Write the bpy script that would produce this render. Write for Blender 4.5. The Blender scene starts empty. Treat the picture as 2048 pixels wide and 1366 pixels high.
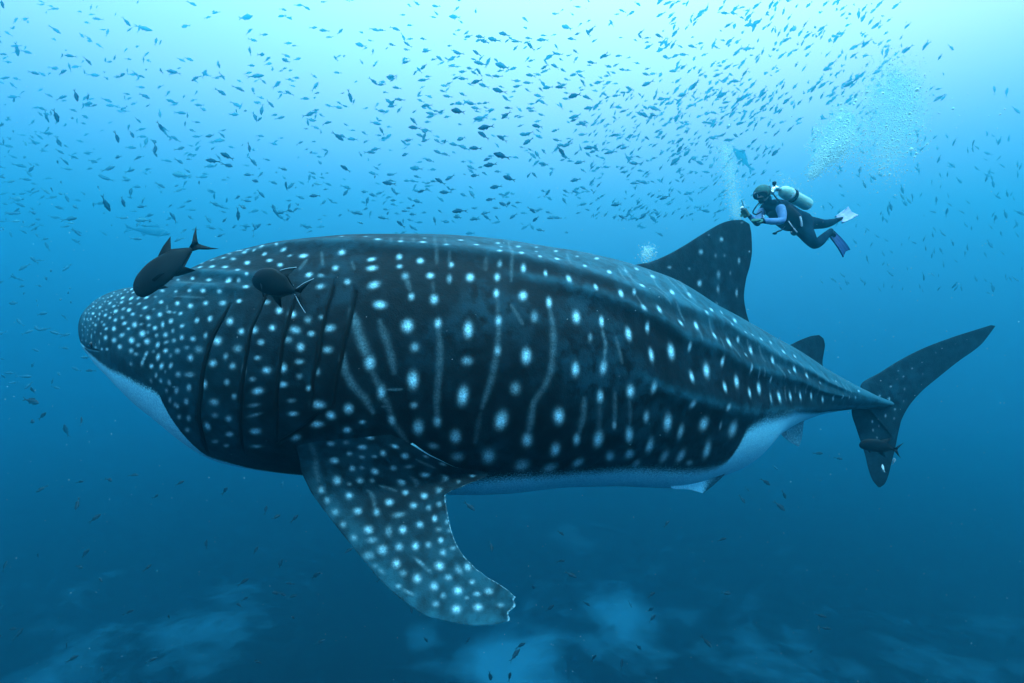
import bpy, bmesh, math, random
import numpy as np
from mathutils import Vector, Matrix

random.seed(11)
rng = np.random.default_rng(11)
sc = bpy.context.scene
C = sc.collection
PI = math.pi

# ================================================================ camera, world, sun, exposure
cam_d = bpy.data.cameras.new('camera')
cam = bpy.data.objects.new('camera', cam_d); C.objects.link(cam)
cam_d.sensor_width = 36.0; cam_d.lens = 18.0
cam_d.clip_start = 0.05; cam_d.clip_end = 3000
cam.location = (0, 0, 0); cam.rotation_euler = (PI / 2, 0, 0)
sc.camera = cam

sc.view_settings.view_transform = 'Standard'
sc.view_settings.look = 'None'
sc.view_settings.exposure = 0.0
sc.view_settings.gamma = 1.0
sc.view_settings.use_curve_mapping = False
sc.render.engine = 'CYCLES'
sc.cycles.use_denoising = True
sc.cycles.max_bounces = 5
sc.cycles.diffuse_bounces = 2
sc.cycles.glossy_bounces = 2
sc.cycles.transmission_bounces = 2
sc.cycles.transparent_max_bounces = 14
sc.cycles.volume_bounces = 2
sc.cycles.use_adaptive_sampling = True
sc.cycles.adaptive_threshold = 0.012

# light of open water: bright surface overhead, deepest blue below, brightest toward the sun
world = bpy.data.worlds.new('World'); sc.world = world; world.use_nodes = True
nt = world.node_tree; nt.nodes.clear()
def N(t, typ, **kw):
    n = t.nodes.new(typ)
    for k, v in kw.items(): setattr(n, k, v)
    return n
tc = N(nt, 'ShaderNodeTexCoord'); sep = N(nt, 'ShaderNodeSeparateXYZ')
nt.links.new(tc.outputs['Generated'], sep.inputs[0])
mr = N(nt, 'ShaderNodeMapRange'); mr.inputs[1].default_value = -1; mr.inputs[2].default_value = 1
nt.links.new(sep.outputs['Z'], mr.inputs[0])
ramp = N(nt, 'ShaderNodeValToRGB'); nt.links.new(mr.outputs[0], ramp.inputs[0])
WORLD_RAMP = [(-1, (0.0, 0.01, 0.03)), (-0.3, (0.0, 0.025, 0.08)), (0.0, (0.0, 0.205, 0.50)), (0.15, (0.17, 0.46, 0.75)),
              (0.28, (0.75, 0.86, 1.08)), (0.42, (1.80, 1.62, 1.85)), (0.7, (2.3, 3.2, 3.5)), (1, (2.6, 4.6, 4.9))]
els = ramp.color_ramp.elements
els[0].position = 0; els[0].color = (*WORLD_RAMP[0][1], 1)
els[1].position = 1; els[1].color = (*WORLD_RAMP[-1][1], 1)
for z, c in WORLD_RAMP[1:-1]:
    e = els.new((z + 1) / 2); e.color = (*c, 1)
SUN_EL, SUN_AZ = math.radians(52), math.radians(50)      # azimuth from +Y toward +X
sdir = Vector((math.sin(SUN_AZ) * math.cos(SUN_EL), math.cos(SUN_AZ) * math.cos(SUN_EL), math.sin(SUN_EL)))
vdot = N(nt, 'ShaderNodeVectorMath', operation='DOT_PRODUCT')
nrm = N(nt, 'ShaderNodeVectorMath', operation='NORMALIZE')
nt.links.new(tc.outputs['Generated'], nrm.inputs[0]); nt.links.new(nrm.outputs[0], vdot.inputs[0])
vdot.inputs[1].default_value = sdir
mx = N(nt, 'ShaderNodeMath', operation='MAXIMUM'); mx.inputs[1].default_value = 0
pw = N(nt, 'ShaderNodeMath', operation='POWER'); pw.inputs[1].default_value = 5.0
nt.links.new(vdot.outputs['Value'], mx.inputs[0]); nt.links.new(mx.outputs[0], pw.inputs[0])
glow = N(nt, 'ShaderNodeVectorMath', operation='SCALE'); glow.inputs[0].default_value = (1.7, .7, .4)
nt.links.new(pw.outputs[0], glow.inputs['Scale'])
addv = N(nt, 'ShaderNodeVectorMath', operation='ADD')
nt.links.new(ramp.outputs[0], addv.inputs[0]); nt.links.new(glow.outputs[0], addv.inputs[1])
bg = N(nt, 'ShaderNodeBackground'); bg.inputs['Strength'].default_value = 1.0
nt.links.new(addv.outputs[0], bg.inputs['Color'])
wo = N(nt, 'ShaderNodeOutputWorld'); nt.links.new(bg.outputs[0], wo.inputs['Surface'])

sun_d = bpy.data.lights.new('sun', 'SUN'); sun_d.energy = 5.0; sun_d.angle = math.radians(14)
sun_d.color = (0.45, 0.88, 1.0)
sun = bpy.data.objects.new('sun', sun_d); C.objects.link(sun)
LAMP_DIR = Vector((0.28, -0.46, 0.84)).normalized()
sun.rotation_euler = LAMP_DIR.to_track_quat('Z', 'Y').to_euler()

# ================================================================ helpers
def mat(name, col, rough=0.6, spec=0.2, **kw):
    m = bpy.data.materials.new(name); m.use_nodes = True
    b = m.node_tree.nodes['Principled BSDF']
    b.inputs['Base Color'].default_value = (*col, 1)
    b.inputs['Roughness'].default_value = rough
    b.inputs['Specular IOR Level'].default_value = spec
    for k, v in kw.items(): b.inputs[k].default_value = v
    return m
def mottled(name, c1, c2, scale=8, rough=0.6, spec=0.2, bump=0.0, lo=0.4, hi=0.62):
    m = mat(name, c1, rough, spec); t = m.node_tree; b = t.nodes['Principled BSDF']
    co = N(t, 'ShaderNodeTexCoord'); n = N(t, 'ShaderNodeTexNoise'); n.inputs['Scale'].default_value = scale; n.inputs['Detail'].default_value = 5
    t.links.new(co.outputs['Object'], n.inputs['Vector'])
    r = N(t, 'ShaderNodeValToRGB'); r.color_ramp.elements[0].position = lo; r.color_ramp.elements[1].position = hi
    r.color_ramp.elements[0].color = (*c1, 1); r.color_ramp.elements[1].color = (*c2, 1)
    t.links.new(n.outputs['Fac'], r.inputs[0]); t.links.new(r.outputs[0], b.inputs['Base Color'])
    if bump:
        bp = N(t, 'ShaderNodeBump'); bp.inputs['Strength'].default_value = 0.6; bp.inputs['Distance'].default_value = bump
        t.links.new(n.outputs['Fac'], bp.inputs['Height']); t.links.new(bp.outputs[0], b.inputs['Normal'])
    return m
def tag(o, label=None, cat=None, group=None, kind=None):
    if label: o['label'] = label
    if cat: o['category'] = cat
    if group: o['group'] = group
    if kind: o['kind'] = kind
    return o
def mesh_np(name, V, F, m=None, parent=None, smooth=True):
    """V (n,3); F (m,4) or (m,3) arrays, or a list of polygons"""
    me = bpy.data.meshes.new(name)
    V = np.asarray(V, np.float32)
    if isinstance(F, np.ndarray):
        k = F.shape[1]
        me.vertices.add(len(V)); me.vertices.foreach_set('co', V.ravel())
        me.loops.add(F.size); me.loops.foreach_set('vertex_index', F.astype(np.int32).ravel())
        me.polygons.add(len(F)); me.polygons.foreach_set('loop_start', np.arange(0, F.size, k, dtype=np.int32))
        try: me.polygons.foreach_set('loop_total', np.full(len(F), k, np.int32))
        except Exception: pass
        me.update(calc_edges=True)
    else:
        me.from_pydata([tuple(map(float, v)) for v in V], [], F)
    if smooth: me.polygons.foreach_set('use_smooth', np.ones(len(me.polygons), bool))
    me.validate()
    o = bpy.data.objects.new(name, me); C.objects.link(o)
    if m: me.materials.append(m)
    if parent: o.parent = parent
    return o
def at(px, py, Y):                       # a measured place in metres
    return Vector(((px - 1024) / 1024 * Y, Y, (683 - py) / 1024 * Y))
def grid_faces(nu, nv, off=0, wrap=False):
    i = np.arange(nu - 1)[:, None]; jn = nv if wrap else nv - 1
    j = np.arange(jn)[None, :]; j2 = (j + 1) % nv
    a = i * nv + j; b = i * nv + j2; c = (i + 1) * nv + j2; d = (i + 1) * nv + j
    return np.stack([a, b, c, d], -1).reshape(-1, 4) + off

# ================================================================ the water as a haze, and the seabed
BX = (-150, 150, -45, 150, -34, 40.5)
def box(name, b, m):
    x0, x1, y0, y1, z0, z1 = b
    V = [(x, y, z) for x in (x0, x1) for y in (y0, y1) for z in (z0, z1)]
    F = [(0, 1, 3, 2), (4, 6, 7, 5), (0, 4, 5, 1), (2, 3, 7, 6), (0, 2, 6, 4), (1, 5, 7, 3)]
    return mesh_np(name, V, F, m, smooth=False)
hz = bpy.data.materials.new('water_haze'); hz.use_nodes = True
t = hz.node_tree; t.nodes.clear()
vo = N(t, 'ShaderNodeOutputMaterial'); pv = N(t, 'ShaderNodeVolumePrincipled')
pv.inputs['Color'].default_value = (0.05, 0.62, 0.86, 1)
pv.inputs['Density'].default_value = 0.021
pv.inputs['Anisotropy'].default_value = 0.83
t.links.new(pv.outputs[0], vo.inputs['Volume'])
haze = box('haze', BX, hz); tag(haze, 'blue water haze filling the open sea around the shark', None, None, 'stuff')

def fbm(x, y, s, seed):
    r = np.random.default_rng(seed); v = np.zeros_like(x); a = 1
    for k in range(6):
        for q in range(3):
            th = r.uniform(0, 6.28); ph = r.uniform(0, 6.28)
            v += a * np.sin((x * np.cos(th) + y * np.sin(th)) * s * r.uniform(.7, 1.4) + ph + 1.7 * np.sin(y * s * .6 + ph) + 1.3 * np.sin(x * s * .5 + th))
        a *= 0.55; s *= 1.9
    return v / 4
n1, n2 = 300, 300
gx = np.linspace(-148, 148, n1); gy = -43 + 191 * np.linspace(0, 1, n2)
X, Y = np.meshgrid(gx, gy, indexing='ij')
SEA_Z = -27.0
Zs = SEA_Z + 0.9 * fbm(X, Y, .07, 3) + 0.25 * fbm(X, Y, .7, 4)
Zs = np.clip(Zs, -32, -23.0)
sb = bpy.data.materials.new('seabed'); sb.use_nodes = True; t = sb.node_tree; b = t.nodes['Principled BSDF']
b.inputs['Roughness'].default_value = 0.95; b.inputs['Specular IOR Level'].default_value = 0.05
co = N(t, 'ShaderNodeTexCoord'); nz = N(t, 'ShaderNodeTexNoise'); nz.inputs['Scale'].default_value = 0.22; nz.inputs['Detail'].default_value = 7; nz.inputs['Roughness'].default_value = .62
t.links.new(co.outputs['Object'], nz.inputs['Vector'])
rr = N(t, 'ShaderNodeValToRGB'); e = rr.color_ramp.elements
e[0].position = .60; e[0].color = (.004,.014,.018,1); e[1].position = 1.8; e[1].color = (.03, .19, .26, 1)
sa_ = N(t, 'ShaderNodeAttribute'); sa_.attribute_name = 'sand'
mm_ = N(t, 'ShaderNodeMath', operation='MULTIPLY_ADD'); mm_.inputs[1].default_value = .62; t.links.new(sa_.outputs['Fac'], mm_.inputs[0]); t.links.new(nz.outputs['Fac'], mm_.inputs[2])
t.links.new(mm_.outputs[0], rr.inputs[0]); t.links.new(rr.outputs[0], b.inputs['Base Color'])
seabed = mesh_np('seabed', np.stack([X, Y, Zs], -1).reshape(-1, 3), grid_faces(n1, n2), sb)
sand = np.zeros(X.shape)
for (px_, py_, r_, k_) in ((1245, 1235, 85, .75), (1030, 1335, 100, 1.0), (1190, 1290, 60, .5), (400, 1265, 130, .42), (170, 1180, 80, .25), (120, 1350, 120, .45), (1560, 1330, 160, .35), (1150, 1075, 45, .35), (830, 1290, 70, .3), (1900, 1340, 160, .25)):
    y_ = -SEA_Z * 1024 / (py_ - 683); x_ = (px_ - 1024) / 1024 * y_; w_ = r_ / 1024 * y_
    sand = np.maximum(sand, k_ * np.exp(-(((X - x_) / w_) ** 2 + ((Y - y_) / (w_ * 1.5)) ** 2)))
at_ = seabed.data.attributes.new('sand', 'FLOAT', 'POINT'); at_.data.foreach_set('value', sand.reshape(-1).astype(np.float32))
tag(seabed, None, None, None, 'structure')



# ---------------------------------------------------------------- shark geometry (numpy)
def pchip(xs, ys, q):
    xs = np.asarray(xs, float); ys = np.asarray(ys, float); q = np.asarray(q, float)
    h = np.diff(xs); d = np.diff(ys) / h
    m = np.zeros_like(ys)
    m[0], m[-1] = d[0], d[-1]
    for i in range(1, len(xs) - 1):
        if d[i - 1] * d[i] > 0:
            w1 = 2 * h[i] + h[i - 1]; w2 = h[i] + 2 * h[i - 1]
            m[i] = (w1 + w2) / (w1 / d[i - 1] + w2 / d[i])
    k = np.clip(np.searchsorted(xs, q) - 1, 0, len(xs) - 2)
    t = np.clip((q - xs[k]) / h[k], 0, 1)
    t2, t3 = t * t, t * t * t
    return ((2 * t3 - 3 * t2 + 1) * ys[k] + (t3 - 2 * t2 + t) * h[k] * m[k]
            + (-2 * t3 + 3 * t2) * ys[k + 1] + (t3 - t2) * h[k] * m[k + 1])

# body stations, metres: x, y, z of the centre, half width, half height above, half height below
STATIONS = [[0.0, -4.5405, 5.62, -0.0533, 0.02, 0.012, 0.012], [0.0027, -4.5105, 5.62, -0.0533, 0.15, 0.1497, 0.1497], [0.0093, -4.4378, 5.61, -0.0136, 0.28, 0.168, 0.168], [0.0195, -4.3258, 5.6, 0.0314, 0.4, 0.2124, 0.2124], [0.0384, -4.1222, 5.55, 0.0874, 0.52, 0.2991, 0.2991], [0.0709, -3.7866, 5.42, 0.1122, 0.68, 0.443, 0.443], [0.1085, -3.4018, 5.26, 0.0425, 0.84, 0.5384, 0.5384], [0.1423, -3.0545, 5.12, -0.0267, 0.97, 0.6467, 0.6467], [0.172, -2.7481, 5.0, -0.0997, 1.08, 0.7844, 0.7844], [0.2025, -2.42, 4.92, -0.147, 1.18, 0.9913, 0.9913], [0.2378, -2.0289, 4.9, -0.1381, 1.24, 1.0849, 1.0849], [0.281, -1.5504, 4.9, -0.1435, 1.29, 1.1405, 1.1405], [0.3237, -1.0784, 4.93, -0.1781, 1.31, 1.1791, 1.1791], [0.3668, -0.6055, 5.0, -0.2133, 1.31, 1.2174, 1.2174], [0.412, -0.12, 5.12, -0.2392, 1.27, 1.2377, 1.2377], [0.4611, 0.3934, 5.3, -0.2598, 1.2, 1.2147, 1.2147], [0.5159, 0.9522, 5.54, -0.3226, 1.1, 1.2015, 1.2015], [0.5771, 1.5687, 5.82, -0.4397, 0.98, 1.2106, 1.2106], [0.6467, 2.2619, 6.16, -0.5786, 0.84, 1.0489, 1.0489], [0.6851, 2.6417, 6.35, -0.6107, 0.77, 0.931, 0.931], [0.7257, 3.0447, 6.55, -0.5534, 0.68, 0.7147, 0.7147], [0.7601, 3.3862, 6.72, -0.5627, 0.59, 0.5973, 0.5973], [0.7965, 3.7465, 6.9, -0.6038, 0.5, 0.4813, 0.4813], [0.8339, 4.1208, 7.08, -0.6618, 0.43, 0.3503, 0.3503], [0.8735, 4.5154, 7.27, -0.7321, 0.37, 0.2529, 0.2529], [0.9142, 4.9248, 7.46, -0.8087, 0.31, 0.1717, 0.1717], [0.9571, 5.356, 7.66, -0.8986, 0.24, 0.1022, 0.1022], [0.9879, 5.6672, 7.8, -0.9367, 0.14, 0.0537, 0.0537], [1.0, 5.7872, 7.86, -0.9367, 0.01, 0.01, 0.01]]
# angular place (degrees, 0 top, 90 flank, 180 belly) of the long dorsal ridges by station parameter
RIDGES = [[[0.1984, 0.2105, 0.2284, 0.2484, 0.2826, 0.3151, 0.3464, 0.3781, 0.411, 0.446, 0.4689, 0.4935, 0.5256, 0.5611, 0.5811, 0.6144, 0.6611, 0.7216, 0.7945, 0.8562], [36.82, 36.57, 34.51, 32.96, 35.53, 37.6, 38.37, 39.4, 41.72, 46.09, 49.18, 52.53, 53.82, 55.11, 55.62, 54.59, 58.45, 67.72, 77.77, 83.43], 0.05, 7, 0.6], [[0.3852, 0.4039, 0.4306, 0.441, 0.4598, 0.4873, 0.516, 0.539, 0.5765, 0.6082, 0.6853, 0.7762, 0.857], [49.7, 51.5, 53.82, 55.36, 57.68, 61.55, 65.41, 70.82, 71.08, 74.42, 75.45, 92.19, 99.4], 0.045, 7, 0.6], [[0.4706, 0.5231, 0.5732, 0.6269, 0.6836, 0.8241, 0.9008, 0.945], [88.84, 96.05, 97.34, 98.63, 97.86, 128.24, 136.48, 120.52], 0.045, 8, 0.8], [[0.1434, 0.1605, 0.1884, 0.2138, 0.2318, 0.2634], [33.48, 31.67, 40.69, 48.92, 52.79, 56.14], 0.03, 2.6, 0.9], [[0.1784, 0.1963, 0.2122, 0.2297, 0.2526], [51.76, 52.79, 57.17, 60.0, 61.8], 0.032, 2.6, 0.9], [[0.1922, 0.2109, 0.2259], [58.45, 62.06, 64.38], 0.026, 2.4, 1.0]]

def body_frame(u):
    S = np.array(STATIONS)
    us = S[:, 0]
    c = [pchip(us, S[:, k], u) for k in range(1, 7)]
    e = 0.02
    dx = pchip(us, S[:, 1], np.clip(u + e, 0, 1)) - pchip(us, S[:, 1], np.clip(u - e, 0, 1))
    dy = pchip(us, S[:, 2], np.clip(u + e, 0, 1)) - pchip(us, S[:, 2], np.clip(u - e, 0, 1))
    L = np.hypot(dx, dy) + 1e-9
    # smooth lateral direction
    nx, ny = dy / L, -dx / L
    return c, nx, ny

def body_points(u, v):
    """u, v arrays of one shape; v in radians: 0 back, pi/2 the flank, pi belly, 3pi/2 other flank"""
    (cx, cy, cz, w, ht, hb), nx, ny = body_frame(u)
    sx, cz_ = np.sin(v), np.cos(v)
    # section: a little squarer at the head, rounder behind
    n = 2.0 + 0.5 * np.clip(1 - u / 0.18, 0, 1)
    r = (np.abs(sx) ** n + np.abs(cz_) ** n) ** (-1 / n)
    lat = w * sx * r
    hh = np.where(cz_ > 0, ht, hb)
    up = hh * cz_ * r
    vd = np.degrees(np.where(v > np.pi, 2 * np.pi - v, v))
    bump = np.zeros_like(u)
    for (us, vs, amp, wid, skew) in RIDGES:
        vc = np.interp(u, us, vs)
        a = amp * np.clip((u - us[0]) / 0.06, 0, 1) * np.clip((us[-1] - u) / 0.03 + 0.15, 0, 1)
        d = (vd - vc)
        s = np.where(d > 0, wid * skew, wid)
        bump = bump + a * np.exp(-(d / s) ** 2) * np.minimum(1.0, (w + 0.05) / 0.9)
    # slow unevenness of a heavy body
    bump = bump + 0.010 * np.sin(u * 37 + 2.0 * np.sin(vd / 23)) * np.minimum(w, 1.0)
    den = np.hypot(lat, up) + 1e-6
    lat = lat + bump * lat / den
    up = up + bump * up / den
    return np.stack([cx + nx * lat, cy + ny * lat, cz + up], -1)

def fin_points(f, s, t, side):
    """s 0 root .. 1 tip, t 0 leading .. 1 trailing edge; side +1 / -1 is the face"""
    L = np.array(f['L']); R = np.array(f['R']); ss = f['ss']
    Ls = np.stack([pchip(ss, L[:, k], s) for k in range(3)], -1)
    Rs = np.stack([pchip(ss, R[:, k], s) for k in range(3)], -1)
    P = Ls + (Rs - Ls) * t[..., None]
    a = L[-1] + R[-1] - L[0] - R[0]; b = (R - L).mean(0)
    n = np.cross(a, b); n /= np.linalg.norm(n)
    if n[1] > 0: n = -n
    prof = 2.6 * (0.2969 * np.sqrt(t) - 0.1260 * t - 0.3516 * t ** 2 + 0.2843 * t ** 3 - 0.1036 * t ** 4) / 0.5
    th = f['th'][0] * np.exp(-s * 5) + f['th'][1] * (1 - s) ** 0.5 + 0.004
    return P + n * (side * prof * th)[..., None] * 0.8

SK = dict(dark=(.002,.004,.006), dark2=(.005,.010,.014), mid=(.008,.038,.054), light=(.018,.115,.155), belly=(.18,.55,.70), belly2=(.36,.88,.98), spot=(.48,.84,.94))

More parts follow.
